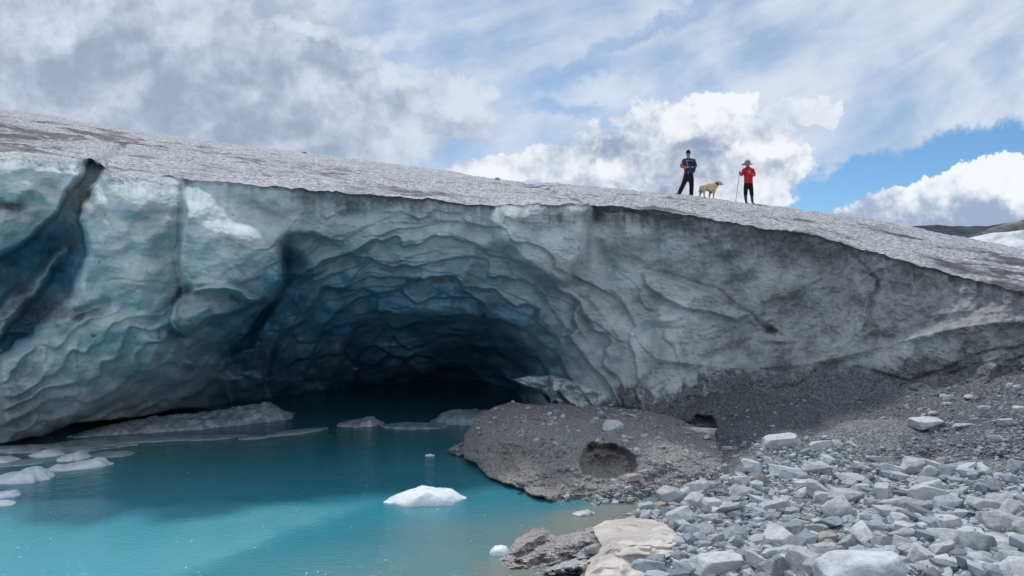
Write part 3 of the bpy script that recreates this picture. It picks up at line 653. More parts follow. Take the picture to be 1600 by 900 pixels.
# ------------------------------------------------------------------ stones
def ico(n):
    import bmesh
    bm = bmesh.new(); bmesh.ops.create_icosphere(bm, subdivisions=n, radius=1.0)
    v = np.array([x.co[:] for x in bm.verts]); f = np.array([[l.index for l in p.verts] for p in bm.faces]); bm.free()
    return v, f
ICO = {k: ico(k) for k in (1, 2, 3, 4, 5)}
def stone_shape(r, level, nplanes, soft=0.03, nz=0.035, dims=(1, .8, .6)):
    v, f = ICO[level]
    nr = r.normal(size=(nplanes, 3)); nr /= np.linalg.norm(nr, axis=1)[:, None]
    base = np.array([[1, 0, 0], [-1, 0, 0], [0, 1, 0], [0, -1, 0], [0, 0, 1], [0, 0, -1]], float) + r.normal(size=(6, 3)) * 0.22
    base /= np.linalg.norm(base, axis=1)[:, None]
    nn = np.vstack([base, nr]); dd = np.concatenate([r.uniform(0.72, 1.0, 6), r.uniform(0.80, 1.12, nplanes)])
    dots = v @ nn.T
    rad = np.where(dots > 0.08, dd / np.maximum(dots, 0.08), 9.0)
    k = soft
    rmin = -k * np.log(np.exp(-(rad - rad.min(1, keepdims=True)) / k).sum(1)) + rad.min(1)
    p = v * np.minimum(rmin, 1.45)[:, None]
    off = r.uniform(0, 90, 3)
    if level >= 3:
        p = p * (1 + nz * 1.6 * fbm3(p * 1.7 + off, 11, 3) + nz * 0.5 * np.abs(fbm3(p * 6 + off, 13, 2)))[:, None]
    return p * np.array(dims), f
STONE_TINTS = {
    'pale grey': (0.66, 0.67, 0.68), 'grey': (0.45, 0.465, 0.48), 'blue-grey': (0.28, 0.37, 0.45), 'dark grey': (0.16, 0.19, 0.21), 'greenish grey': (0.28, 0.33, 0.325),
    'tan': (0.36, 0.30, 0.235), 'rusty brown': (0.30, 0.215, 0.15), 'near-white': (0.64, 0.68, 0.71)}
def mat_stone():
    m, nt, b = new_mat('stone', 0.82, 0.25)
    oi = nt.nodes.new('ShaderNodeObjectInfo'); co0 = objcoord(nt)
    add = nt.nodes.new('ShaderNodeVectorMath'); add.operation = 'ADD'
    sc = nt.nodes.new('ShaderNodeVectorMath'); sc.operation = 'SCALE'; sc.inputs[3].default_value = 37.0
    cmb = combine(nt, X(nt, oi.outputs['Random']), X(nt, oi.outputs['Random']) * 1.7, 0.3); nt.links.new(cmb, sc.inputs[0])
    nt.links.new(co0, add.inputs[0]); nt.links.new(sc.outputs[0], add.inputs[1]); co = add.outputs[0]
    n1 = noise(nt, co, 1.7, 6, 0.65, 0.6); n2 = noise(nt, mapping(nt, co, scale=(1, 1, 3.5), rot=(0.4, 0.3, 0)), 3.2, 6, 0.7, 1.0); n3 = noise(nt, co, 26, 3, 0.6)
    tint = oi.outputs['Color']
    dark = mixc(nt, 0.55, tint, (0.10, 0.11, 0.12)); light = mixc(nt, 0.42, tint, (0.70, 0.73, 0.75))
    c = mixc(nt, (n1 * 0.6 + n2 * 0.5).ss(0.36, 0.74), dark, light)
    c = mixc(nt, (n2 - 0.5).ab().ss(0.035, 0.0) * 0.45, c, (0.68, 0.68, 0.66))
    c = mixc(nt, n3.ss(0.35, 0.8) * 0.35, c, tint)
    link(nt, c, b.inputs['Base Color'])
    bump(nt, b, n1 * 0.5 + n2 * 0.4 + n3 * 0.16, 0.07, 0.75)
    return m
def mat_small_stones(name='small_stone'):
    m, nt, b = new_mat(name, 0.85, 0.2); co = objcoord(nt)
    t = attr(nt, 'tint'); w = attr(nt, 'warmth')
    n = noise(nt, co, 18, 4, 0.65)
    c = mixc(nt, (t * 0.85 + n * 0.3 - 0.1).sat(), (0.09, 0.105, 0.12), (0.52, 0.56, 0.60)); c = mixc(nt, w * 0.6, c, (0.33, 0.26, 0.19))
    link(nt, c, b.inputs['Base Color']); bump(nt, b, n, 0.02, 0.6)
    return m

def ground_hit(px, py):
    dx = (px - 800) / F; dz = (450 - py) / F; Y = 10.0
    ys = np.linspace(5.0, 19, 900); z = H + dz * ys; g = ground_z(dx * ys, ys)
    k = np.where(z <= g)[0]
    Y = ys[k[0]] if len(k) else 14.0
    return np.array([dx * Y, Y, float(ground_z(np.array([dx * Y]), np.array([Y]))[0])])

R = random.Random(11)
STONES = []     # (x, y, radius) placed
def in_poly(x, y, pg): return bool(poly_sdf(np.array([float(x)]), np.array([float(y)]), pg)[0] > 0)
RUB = [(985, 806), (1008, 792), (1040, 782), (1085, 770), (1120, 752), (1178, 738), (1190, 715), (1165, 700), (1195, 682), (1260, 680), (1330, 688), (1345, 715), (1420, 722), (1500, 735), (1560, 745), (1600, 735), (1880, 742), (1880, 960), (990, 960), (1015, 890), (1050, 868), (1062, 842), (1050, 822), (1010, 812)]

def where_words(px, py):
    if py < 742: b = 'at the back of the rubble field under the debris slope'
    elif px < 1120 and py < 850: b = 'between the gravelly ice block and the smooth beige ice'
    elif px < 1160: b = 'beside the smooth beige ice at the near edge'
    elif px < 1290: b = 'left of the big white-veined boulder in front' if py > 820 else 'in the left middle of the rubble field'
    elif px < 1430: b = 'behind the big white-veined boulder in front' if py > 790 else 'in the middle of the rubble field'
    else: b = 'at the right front of the rubble field' if py > 815 else 'on the far right of the rubble field'
    return b
REFS = []; USED = {}
def fill_label(tint, kind, s, p, px):
    x, y, ref = min(REFS, key=lambda q: (q[0] - p[0]) ** 2 + (q[1] - p[1]) ** 2)
    dx, dy = p[0] - x, p[1] - y
    if abs(dx) > abs(dy): d = 'right of' if dx > 0 else 'left of'
    else: d = 'behind' if dy > 0 else 'in front of'
    size = 'large' if s > 0.15 else 'medium' if s > 0.09 else 'small'
    key = '%s %s %s stone' % (size, tint, kind)
    dist = math.hypot(dx, dy)
    near = 'just ' if dist < 0.45 else '' if dist < 0.9 else 'well ' if d not in ('behind', 'in front of') else 'far '
    lab = '%s %s%s the %s' % (key, near, d, ref)
    USED[lab] = USED.get(lab, 0) + 1
    k = USED[lab]
    if k > 1:
        words = ['second', 'third', 'fourth', 'fifth', 'sixth']
        lab = words[min(k - 2, 4)] + ' ' + lab
    return lab
def add_stone(loc, size, rotz, tint, mesh, label, dims_s=(1, 1, 1), tilt=(0, 0), group='loose stones of the rubble field', src=None, name='stone'):
    o = bpy.data.objects.new(name, mesh); COL.objects.link(o)
    o.location = loc; o.rotation_euler = (tilt[0], tilt[1], rotz); o.scale = (size * dims_s[0], size * dims_s[1], size * dims_s[2])
    c = STONE_TINTS[tint]; k = R.uniform(0.86, 1.12)
    o.color = (c[0] * k, c[1] * k, c[2] * k, 1)
    tag(o, label, 'stone', group)
    return o

SHORT = {(1338, 940): 'big white-veined boulder', (1120, 905): 'flat-topped front block', (1012, 905): 'blue-grey rock at the ice tip', (1232, 858): 'dark wedge boulder', (1291, 852): 'tan brown block',
         (1208, 808): 'long straight-topped block', (1160, 780): 'propped-up pale stone', (1188, 760): 'upright brownish stone', (1232, 748): 'long near-white slab', (1436, 742): 'tall pointed boulder', (1590, 742): 'bright blue-grey block',
         (1218, 703): 'flat-topped back boulder', (1452, 782): 'whitish lumpy boulder', (1320, 788): 'wide grey stone', (1400, 800): 'long slab in the middle', (1545, 804): 'wide humped stone', (1480, 832): 'pale block with lit left face',
         (1362, 842): 'blue-white block', (1562, 832): 'pale slab on its side', (1580, 888): 'greenish corner block', (1425, 876): 'sloping grey stone', (1080, 836): 'flat blue-grey stone', (1052, 812): 'light blue stone', (1112, 800): 'pale triangular stone',
         (1335, 760): 'long back stone', (1520, 884): 'smooth blue-grey pebble'}
def build_stones():
    ms = mat_stone(); r = np.random.default_rng(21)
    kinds = []
    for i in range(26):
        kind = ['blocky', 'slabby', 'rounded', 'wedge-shaped'][i % 4]
        dims = {'blocky': (1, .8, .72), 'slabby': (1.08, .8, .42), 'rounded': (1, .85, .68), 'wedge-shaped': (1.12, .68, .62)}[kind]
        v, f = stone_shape(r, 5, 12 if kind != 'rounded' else 24, soft=0.008 if kind != 'rounded' else 0.05, nz=0.022, dims=dims)
        me = mesh_np('stone', v, f, True); me.materials.append(ms); kinds.append((kind, me))
    # px centre, py base, width px, height px, tint, kind index, label
    main = [
        (1338, 940, 160, 86, 'near-white', 2, 'largest white-veined boulder, half cut by the bottom edge of the picture'),
        (1120, 905, 100, 44, 'pale grey', 4, 'big pale grey block with a flat sunlit top, cut by the bottom edge'),
        (1012, 905, 66, 34, 'blue-grey', 8, 'blue-grey angular rock at the tip of the smooth beige ice'),
        (1214, 862, 62, 46, 'pale grey', 12, 'light grey cracked boulder leaning against a dark one'),
        (1232, 858, 62, 50, 'dark grey', 3, 'dark grey-green wedge boulder leaning on a lighter cracked one'),
        (1212, 882, 50, 28, 'pale grey', 6, 'pale egg-shaped stone in front of the cracked boulder'),
        (1244, 872, 32, 22, 'pale grey', 0, 'small pale cube-like stone right of the egg-shaped one'),
        (1291, 852, 36, 22, 'tan', 8, 'tan brown block in the middle of the grey stones'),
        (1208, 808, 66, 30, 'grey', 4, 'long grey block with a straight top in the left of the field'),
        (1160, 780, 40, 32, 'pale grey', 1, 'pale angular stone propped up near the ice block'),
        (1157, 762, 30, 22, 'pale grey', 7, 'small pointed pale stone standing behind the propped one'),
        (1188, 760, 26, 24, 'tan', 10, 'upright brownish stone by the tip of the ice block'),
        (1232, 748, 60, 18, 'near-white', 5, 'long near-white slab near the back of the field'),
        (1278, 742, 50, 18, 'grey', 9, 'flat grey slab right of the near-white one'),
        (1436, 742, 44, 32, 'pale grey', 11, 'tall pointed grey boulder standing at the back of the rubble'),
        (1484, 746, 56, 20, 'grey', 5, 'low grey slab right of the tall pointed boulder'),
        (1590, 742, 36, 30, 'blue-grey', 0, 'bright blue-grey block at the right edge under the debris hollow'),
        (1470, 726, 22, 12, 'rusty brown', 2, 'rusty brown stone behind the tall pointed boulder'),
        (1218, 703, 72, 26, 'pale grey', 4, 'large flat-topped pale boulder at the foot of the debris slope'),
        (1282, 704, 42, 16, 'pale grey', 8, 'pale flat block right of the large flat-topped boulder'),
        (1452, 782, 42, 38, 'near-white', 6, 'whitish lumpy boulder in the right middle of the rubble'),
        (1320, 788, 56, 24, 'grey', 9, 'wide grey stone in the middle behind the cracked boulder'),
        (1285, 790, 36, 26, 'pale grey', 2, 'rounded pale stone left of the wide grey one'),
        (1400, 800, 60, 20, 'grey', 5, 'long grey slab lying across the middle of the field'),
        (1440, 800, 46, 22, 'grey', 1, 'grey flat rock just right of the long slab'),
        (1478, 800, 48, 24, 'blue-grey', 9, 'blue-grey flat rock touching the grey flat one'),
        (1545, 804, 62, 26, 'grey', 13, 'wide humped grey stone near the right edge'),
        (1590, 806, 32, 22, 'grey', 16, 'grey rounded stone at the right edge behind a pale slab'),
        (1480, 832, 52, 32, 'pale grey', 12, 'pale block with a lit left face in the right of the field'),
        (1362, 842, 46, 32, 'blue-grey', 20, 'blue-white block beside the yellowish patch of grit'),
        (1410, 848, 44, 22, 'grey', 7, 'grey angular stone right of the blue-white block'),
        (1377, 814, 52, 20, 'blue-grey', 19, 'blue-grey leaf-shaped stone in the middle of the field'),
        (1562, 832, 62, 30, 'pale grey', 5, 'pale slab lying on its side near the right edge'),
        (1552, 862, 64, 26, 'pale grey', 14, 'pale grey wedge stone above the flat slab at the right'),
        (1580, 888, 56, 30, 'greenish grey', 0, 'greenish grey block in the bottom right corner'),
        (1540, 902, 60, 26, 'pale grey', 22, 'pale mottled stone at the bottom near the right corner'),
        (1425, 876, 56, 22, 'grey', 15, 'sloping grey stone right of the big white boulder'),
        (1446, 894, 30, 18, 'near-white', 4, 'near-white small slab right of the big white boulder'),
        (1520, 884, 30, 14, 'blue-grey', 6, 'smooth blue-grey pebble among the right front stones'),
        (1116, 856, 36, 24, 'grey', 8, 'grey stone with a lit edge left of the cracked boulder'),
        (1080, 836, 38, 18, 'blue-grey', 1, 'flat blue-grey stone right of the beige ice edge'),
        (1052, 812, 38, 20, 'blue-grey', 5, 'light blue stone at the top corner of the beige ice'),
        (1025, 860, 30, 22, 'grey', 10, 'round grey stone resting on the right edge of the beige ice'),
        (1040, 850, 26, 18, 'grey', 14, 'second round grey stone on the edge of the beige ice, the right one'),
        (1046, 862, 16, 16, 'tan', 2, 'small tan pebble between the two round grey stones'),
        (1112, 800, 32, 24, 'pale grey', 3, 'pale triangular stone in front of the ice block'),
        (1108, 822, 40, 20, 'pale grey', 7, 'pale low stone in the gravel left of centre'),
        (1008, 800, 34, 16, 'grey', 4, 'grey stone in the dark slot under the ice block tip'),
        (1030, 798, 22, 12, 'tan', 9, 'small brownish stone near the top of the beige ice'),
        (1290, 872, 26, 14, 'blue-grey', 11, 'small flat slate stone left behind the big white boulder'),
        (1268, 838, 50, 20, 'greenish grey', 13, 'greenish flat stone behind the dark wedge boulder'),
        (1254, 832, 34, 20, 'grey', 16, 'grey rounded stone touching the dark wedge boulder'),
        (1335, 760, 48, 20, 'grey', 21, 'grey long stone behind the middle of the rubble'),
        (1345, 775, 34, 24, 'pale grey', 18, 'pale knobbly stone behind the middle of the rubble'),
    ]
    placed = []
    for (px, py, w, h, tint, ki, lab) in main:
        p = ground_hit(px, py - 2); Y = p[1]; s = 0.93 * w / F * Y; hz = h / F * Y
        kind, me = kinds[ki % 26]
        dz = {'blocky': .72, 'slabby': .42, 'rounded': .68, 'wedge-shaped': .62}[kind]
        sx = s / 2 / 1.0; szf = (hz * 0.50) / (dz * sx)
        szf = min(max(szf, 0.6), 1.7)
        a = R.uniform(-0.5, 0.5)
        Yc = Y + s * 0.28
        loc = ((px - 800) / F * Yc, Yc, p[2] + dz * sx * szf * 0.42)
        add_stone(loc, sx, a, tint, me, lab, (1, R.uniform(.8, 1.1), szf), (R.uniform(-.18, .18), R.uniform(-.18, .18)))
        placed.append((loc[0], loc[1], sx * 0.85))
        if len(lab.split()) <= 30: REFS.append((loc[0], loc[1], SHORT.get((px, py), None)))
    REFS[:] = [q for q in REFS if q[2]]
    # two little stones lying on the big boulder
    for (px, py, w, t, lab) in ((1333, 868, 22, 'greenish grey', 'dark greenish stone lying on top of the big white boulder'), (1352, 866, 20, 'dark grey', 'small dark stone beside another on the big white boulder')):
        Y = 8.55
        q = at(px, py - 4, Y); add_stone(tuple(q), w / 2 / F * Y, 0.4, t, kinds[2][1], lab)
    # fill the rest of the field
    n = 0; tries = 0; tints = ['pale grey'] * 8 + ['grey'] * 6 + ['blue-grey'] * 4 + ['near-white'] * 5 + ['greenish grey'] * 2 + ['dark grey'] * 3 + ['tan', 'rusty brown'] 
    grid = []
    sizes = sorted([min(0.19, 0.056 * (1 / max(R.random(), 0.02)) ** 0.50) for _ in range(246)], reverse=True)
    for s in sizes:
        for _ in range(60):
            py = 690 + 215 * (R.random() ** 0.8); px = R.uniform(985, 1625)
            if not in_poly(px, py, RUB): continue
            if 1320 < px < 1420 and 708 < py < 728: continue
            if py < 728 and s > 0.11: continue
            p = ground_hit(px, py)
            if all((p[0] - a) ** 2 + ((p[1] - b_) * 0.9) ** 2 > (0.70 * (s + c)) ** 2 for a, b_, c in placed): break
        else: continue
        ki = R.randrange(26); kind, me = kinds[ki]; tint = R.choice(tints if s < 0.09 else tints[:-2])
        add_stone((p[0], p[1], p[2] + s * R.uniform(0.2, 0.62)), s * 1.05, R.uniform(0, 6.28), tint, me,
                  fill_label(tint, kind, s, p, px), (1, R.uniform(.75, 1.1), R.uniform(.85, 1.3)), (R.uniform(-.5, .5), R.uniform(-.5, .5)))
        placed.append((p[0], p[1], s)); n += 1
    # single stones on the debris slope and on the ice block
    P1 = [(958, 674, 33, 19, 'near-white', 'white pointed stone lying on top of the ice block', 'b'), (1096, 686, 54, 22, 'pale grey', 'long pale boulder below the dark hole in the debris', 'd'), (1110, 706, 18, 11, 'near-white', 'small white stone in front of the long pale boulder', 'd'),
          (774, 640, 6, 4, 'near-white', 'tiny white pebble on the nose of the ice block', 'b'), (801, 629, 6, 4, 'near-white', 'tiny white pebble on the crest of the ice block', 'b'), (773, 655, 7, 6, 'near-white', 'small white pebble high on the left end of the ice block', 'b'), (819, 660, 7, 6, 'pale grey', 'small pale pebble on the ice block left of its grit patch', 'b'),
          (1012, 726, 12, 11, 'tan', 'tan pebble right of the hollow in the ice block', 'b'), (988, 750, 34, 12, 'tan', 'flat brownish stone below the hollow in the ice block', 'b'), (960, 756, 12, 8, 'near-white', 'white stone below the left part of the hollow', 'b'), (981, 766, 16, 8, 'near-white', 'white flat stone below the flat brownish one', 'b'), (1002, 754, 11, 8, 'pale grey', 'pale stone right of the flat brownish one', 'b'), (969, 762, 13, 7, 'pale grey', 'pale stone between two white ones below the hollow', 'b'),
          (985, 783, 12, 7, 'pale grey', 'pale stone near the lower edge of the ice block', 'b'), (947, 788, 12, 8, 'near-white', 'white stone at the waterline of the ice block', 'b'), (1006, 683, 14, 6, 'pale grey', 'flat pale pebble on the top right of the ice block', 'b'), (985, 686, 10, 5, 'pale grey', 'small pale pebble left of the flat one on the ice block', 'b'), (1073, 714, 10, 6, 'near-white', 'white pebble on the right flank of the ice block', 'b'),
          (1027, 686, 10, 5, 'pale grey', 'small grey-white pebble on the back of the ice block', 'b'), (866, 655, 8, 5, 'pale grey', 'pale pebble on the flat crest of the ice block', 'b'), (839, 690, 10, 7, 'pale grey', 'pale pebble above the gravelly flank of the ice block', 'b'), (955, 634, 8, 4, 'near-white', 'white pebble where the ice block meets the glacier', 'b'), (985, 650, 16, 4, 'near-white', 'thin white sliver behind the pointed stone', 'b'),
          (1136, 704, 20, 9, 'grey', 'grey stone right of the long pale boulder', 'd'),
          (1450, 668, 58, 17, 'pale grey', 'largest pale slab half sunk in the debris slope', 'd'), (1389, 666, 16, 12, 'pale grey', 'pale angular stone on the debris slope left of the largest slab', 'd'), (1320, 675, 10, 9, 'pale grey', 'small pale stone on the lower debris slope', 'd'), (1327, 687, 14, 8, 'pale grey', 'pale flat stone just above the rubble, left of two pebbles', 'd'),
          (1345, 680, 10, 8, 'grey', 'grey pebble just above the rubble', 'd'), (1374, 680, 14, 6, 'pale grey', 'pale stone below the angular one on the debris slope', 'd'), (1482, 626, 20, 10, 'near-white', 'white stone in the upper debris slope, uppermost of three', 'd'), (1478, 634, 16, 8, 'pale grey', 'pale stone in the upper debris slope, lowest of three', 'd'), (1474, 621, 12, 6, 'near-white', 'small white stone touching the uppermost of three', 'd'),
          (1459, 648, 13, 7, 'pale grey', 'pale stone above the largest slab of the slope', 'd'), (1444, 650, 8, 5, 'pale grey', 'tiny pale stone above the left end of the largest slab', 'd'), (1538, 640, 20, 8, 'pale grey', 'oval pale stone high on the debris slope', 'd'), (1578, 609, 10, 12, 'pale grey', 'round pale stone at the top of the slope, left of its twin', 'd'), (1590, 610, 14, 11, 'pale grey', 'wider pale stone at the top of the slope by the right edge', 'd'),
          (1573, 664, 26, 13, 'pale grey', 'pale slab on the slope near the right edge', 'd'), (1592, 646, 24, 14, 'pale grey', 'whitish stone on the slope cut by the right edge', 'd'), (1507, 668, 26, 8, 'grey', 'grey flat stone right of the largest slab', 'd'), (1555, 688, 20, 9, 'pale grey', 'pale flake in the coarse scree at the right', 'd'), (1470, 693, 14, 8, 'grey', 'grey chip under the largest slab', 'd'), (1448, 700, 8, 6, 'near-white', 'tiny white chip low on the debris slope', 'd'),
          (1515, 622, 18, 6, 'pale grey', 'thin pale stone in the upper debris slope', 'd'), (1390, 655, 7, 4, 'pale grey', 'tiny stone above the angular one on the slope', 'd'), (1420, 732, 20, 8, 'blue-grey', 'blue-grey block at the edge of the stream pool', 'd'),
          (1365, 722, 26, 12, 'grey', 'grey boulder left of the stream pool', 'd')]
    for (px, py, w, h, tint, lab, on) in P1:
        Y = float((block_depth if on == 'b' else debris_depth)(np.array([float(px)]), np.array([py - h * 0.3]))[0]) - 0.02
        q = at(px, py - h * 0.35, Y); s = w / 2 / F * Y; ki = R.randrange(26); kind, me = kinds[ki]
        dz = {'blocky': .72, 'slabby': .42, 'rounded': .68, 'wedge-shaped': .62}[kind]
        hz = h / F * Y / 2 / dz
        add_stone(tuple(q), 1.0, R.uniform(-.4, .4), tint, me, lab, (s, s * .8, hz), (R.uniform(-.1, .1), R.uniform(-.1, .1)), group='stones on the debris slope' if on == 'd' else 'stones on the ice block')
    # two far specks of rock on the glacier top
    for (px, w, lab) in ((475, 8, 'small dark rock on the glacier skyline far left'), (777, 8, 'small dark rock on the glacier skyline left of the man')):
        Y = float(YSK(px)) - 0.4; p_ = 0.985
        Yt, e = top_e(np.array([float(px)]), np.array([p_])); Yt = float(Yt[0]); z = H + float(e[0]) * Yt
        add_stone(((px - 800) / F * Yt, Yt, z + 0.05), w / 2 / F * Yt, .3, 'dark grey', kinds[0][1], lab, group='dark rocks on the glacier top')
    return placed

def scatter(name, pts, radii, normals_up, mat, seed, label=None, flat=0.65, tintr=(0.15, 1.0), level=1):
    r = np.random.default_rng(seed); base = [stone_shape(r, level, 7, soft=0.02)[0] for _ in range(10)]; f = ICO[level][1]
    n = len(pts); nv = len(base[0]); Vs = np.empty((n, nv, 3)); 
    for i in range(n):
        a = r.uniform(0, 6.28); c, s = math.cos(a), math.sin(a); b_ = base[i % 10] * (radii[i] * np.array([1, 1, flat / 0.6]))
        x = b_[:, 0] * c - b_[:, 1] * s; y = b_[:, 0] * s + b_[:, 1] * c
        tl = r.uniform(-.4, .4); z = b_[:, 2] * math.cos(tl) + x * math.sin(tl)
        Vs[i] = np.stack([x, y, z], -1) + pts[i]
    Fs = (f[None] + (np.arange(n) * nv)[:, None, None]).reshape(-1, 3)
    tint = np.repeat(r.uniform(tintr[0], tintr[1], n), nv); warm = np.repeat((r.random(n) < 0.04) * r.uniform(.4, 1, n), nv)
    me = mesh_np(name, Vs.reshape(-1, 3), Fs, False, attrs=dict(tint=tint, warmth=warm))
    return tag(obj(name, me, mat), label, kind='stuff')

def build_scatter():
    m = mat_small_stones(); r = np.random.default_rng(5)
    n = 75000; px = r.uniform(960, 1860, n); py = 684 + 225 * r.random(n) ** 0.75
    ok = poly_sdf(px, py, RUB) > -2; ok &= ~((px > 1330) & (px < 1425) & (py > 708) & (py < 727))
    px = px[ok]; py = py[ok]
    # intersect rays with the ground in one go
    ys = np.linspace(6, 19, 260); dx = (px - 800) / F; dz = (450 - py) / F
    z = H + dz[:, None] * ys; g = ground_z(dx[:, None] * ys, np.broadcast_to(ys, z.shape)); k = np.argmax(z <= g, 1); Y = ys[k]
    P = np.stack([dx * Y, Y, ground_z(dx * Y, Y)], -1)
    cl = fbm(P[:, 0] * 1.1, P[:, 1] * 1.1, 61, 3)
    rad = 0.0155 * (1 / np.maximum(r.random(len(P)), 0.005)) ** 0.42 * np.where(cl > 0.15, 0.8, 1.15)
    keep = r.random(len(P)) < np.clip((0.026 / rad) ** 0.3, 0, 1); P = P[keep]; rad = rad[keep]
    P = P[:38000]; rad = rad[:38000]
    P[:, 2] += rad * 0.25
    scatter('rubble', P, rad, None, m, 31, 'small stones and grit filling the rubble field')
    # grit on the block top and on the debris slope
    n = 16000; px = r.uniform(740, 1200, n); py = r.uniform(628, 798, n)
    ok = (poly_sdf(px, py, B_OUT) > 3) & (poly_sdf(px, py, P_HOLL) < -2)
    cl = fbm(px / 26, py / 14, 77, 3)
    topm = np.interp(px, [720, 800, 880, 960, 1060, 1200], [660, 690, 700, 690, 800, 800])
    dens = np.where((py < topm) | (px > 930), 0.30 + 0.9 * np.clip(cl, 0, 1), 0.03)
    ok &= r.random(n) < dens; px = px[ok]; py = py[ok]
    P = at(px, py, block_depth(px, py)); rad = 0.011 * (1 / np.maximum(r.random(len(P)), 0.008)) ** 0.42
    scatter('grit', P, rad, None, m, 33, 'grit and small stones strewn over the gravelly ice block', tintr=(0.1, 1.0))
    n = 21000; px = r.uniform(1000, 1850, n); py = r.uniform(570, 740, n)
    tp = np.interp(px, DTOPX, DTOPY); cl = fbm(px / 40, py / 20, 79, 3)
    dens = np.clip((py - tp - 14) / 120, 0, 1) * (0.25 + 0.9 * smooth(1250, 1600, px)) + 0.25 * np.clip(cl, 0, 1) * (py > tp + 10)
    ok = r.random(n) < dens; px = px[ok]; py = py[ok]
    P = at(px, py, debris_depth(px, py)); rad = 0.014 * (1 / np.maximum(r.random(len(P)), 0.02)) ** 0.40
    scatter('scree', P, rad, None, m, 35, 'grit and small stones strewn over the debris slope', tintr=(0.0, 0.6))
    # yellowish patch of grit
    return

# ------------------------------------------------------------------ floating ice
def mat_ice(name='floating_ice', a=(0.62, 0.70, 0.74), b_=(0.78, 0.83, 0.87), dirty=0.0, rough=0.45):
    m, nt, b = new_mat(name, rough, 0.35); co = objcoord(nt)
    n = noise(nt, co, 5, 6, 0.65); n2 = noise(nt, co, 45, 3, 0.6)
    c = mixc(nt, n.ss(0.3, 0.7), a, b_)
    if dirty:
        n3 = noise(nt, mapping(nt, co, scale=(1, 1, 2.2), rot=(0, 0.5, 0.2)), 3.2, 7, 0.75, 0.8)
        c = mixc(nt, (n3 * 0.8 + n2 * 0.3).ss(0.50, 0.72) * dirty, c, (0.11, 0.115, 0.125))
    link(nt, c, b.inputs['Base Color']); bump(nt, b, n * 0.8 + n2 * 0.35, 0.03, 0.8)
    return m
def floe(name, label, A, B, depth, prof, mat, cat='ice floe', group=None, under=0.25, seed=0, nzs=0.12, flat=0.35, edge=1.0, na=96, nr=30):
    """A, B: ends of the waterline in photo pixels; prof: [(u, height m)] along it"""
    def wp(q):
        Y = F * H / (q[1] - 450.0); return np.array([(q[0] - 800) / F * Y, Y])
    a, b_ = wp(A), wp(B); L = np.linalg.norm(b_ - a); ux = (b_ - a) / L; uy = np.array([-ux[1], ux[0]])
    th = np.linspace(0, 2 * np.pi, na, endpoint=False)
    rim = 1 + 0.16 * edge * fbm(np.cos(th) * 1.6 + seed, np.sin(th) * 1.6, 600 + seed, 3)
    rr = np.sin(np.linspace(0.02, np.pi / 2, nr))[:, None]
    u = 0.5 + 0.5 * rim * np.cos(th) * rr; v = np.sin(th) * rim * rr * 0.5
    uc = np.clip(u, 0, 1)
    hh = np.interp(uc, [q[0] for q in prof], [q[1] for q in prof])
    x = u * L; y = v * depth
    bodyh = (1 - rr ** (2 / flat * 0.6)) ** 0.55
    z = 0.72 * hh * bodyh * (1 + nzs * 1.6 * fbm(x * 3.5 + seed, y * 3.5, 610 + seed, 4)) + 0.012
    z = z + nzs * 0.2 * hh * fbm(x * 11, y * 11, 620 + seed, 3)
    P = a + np.stack([x, y], -1) @ np.stack([ux, uy]) + uy * depth * 0.5
    V = np.concatenate([P, z[..., None]], -1).reshape(-1, 3)
    ring = V.reshape(nr, na, 3)[-1]; cen = ring.mean(0)
    lo = ring.copy(); lo[:, 2] = -under; lo[:, :2] = cen[:2] + (lo[:, :2] - cen[:2]) * 1.04
    lo2 = lo.copy(); lo2[:, :2] = cen[:2] + (lo[:, :2] - cen[:2]) * 0.4; lo2[:, 2] = -under * 1.3
    V = np.concatenate([V, lo, lo2]); n = nr + 2
    i = np.arange(n * na).reshape(n, na); j = np.roll(i, -1, 1)
    Fq = np.stack([i[:-1], i[1:], j[1:], j[:-1]], -1).reshape(-1, 4)
    me = mesh_np(name, V, Fq, True)
    o = obj(name, me, mat); tag(o, label, cat, group); return o
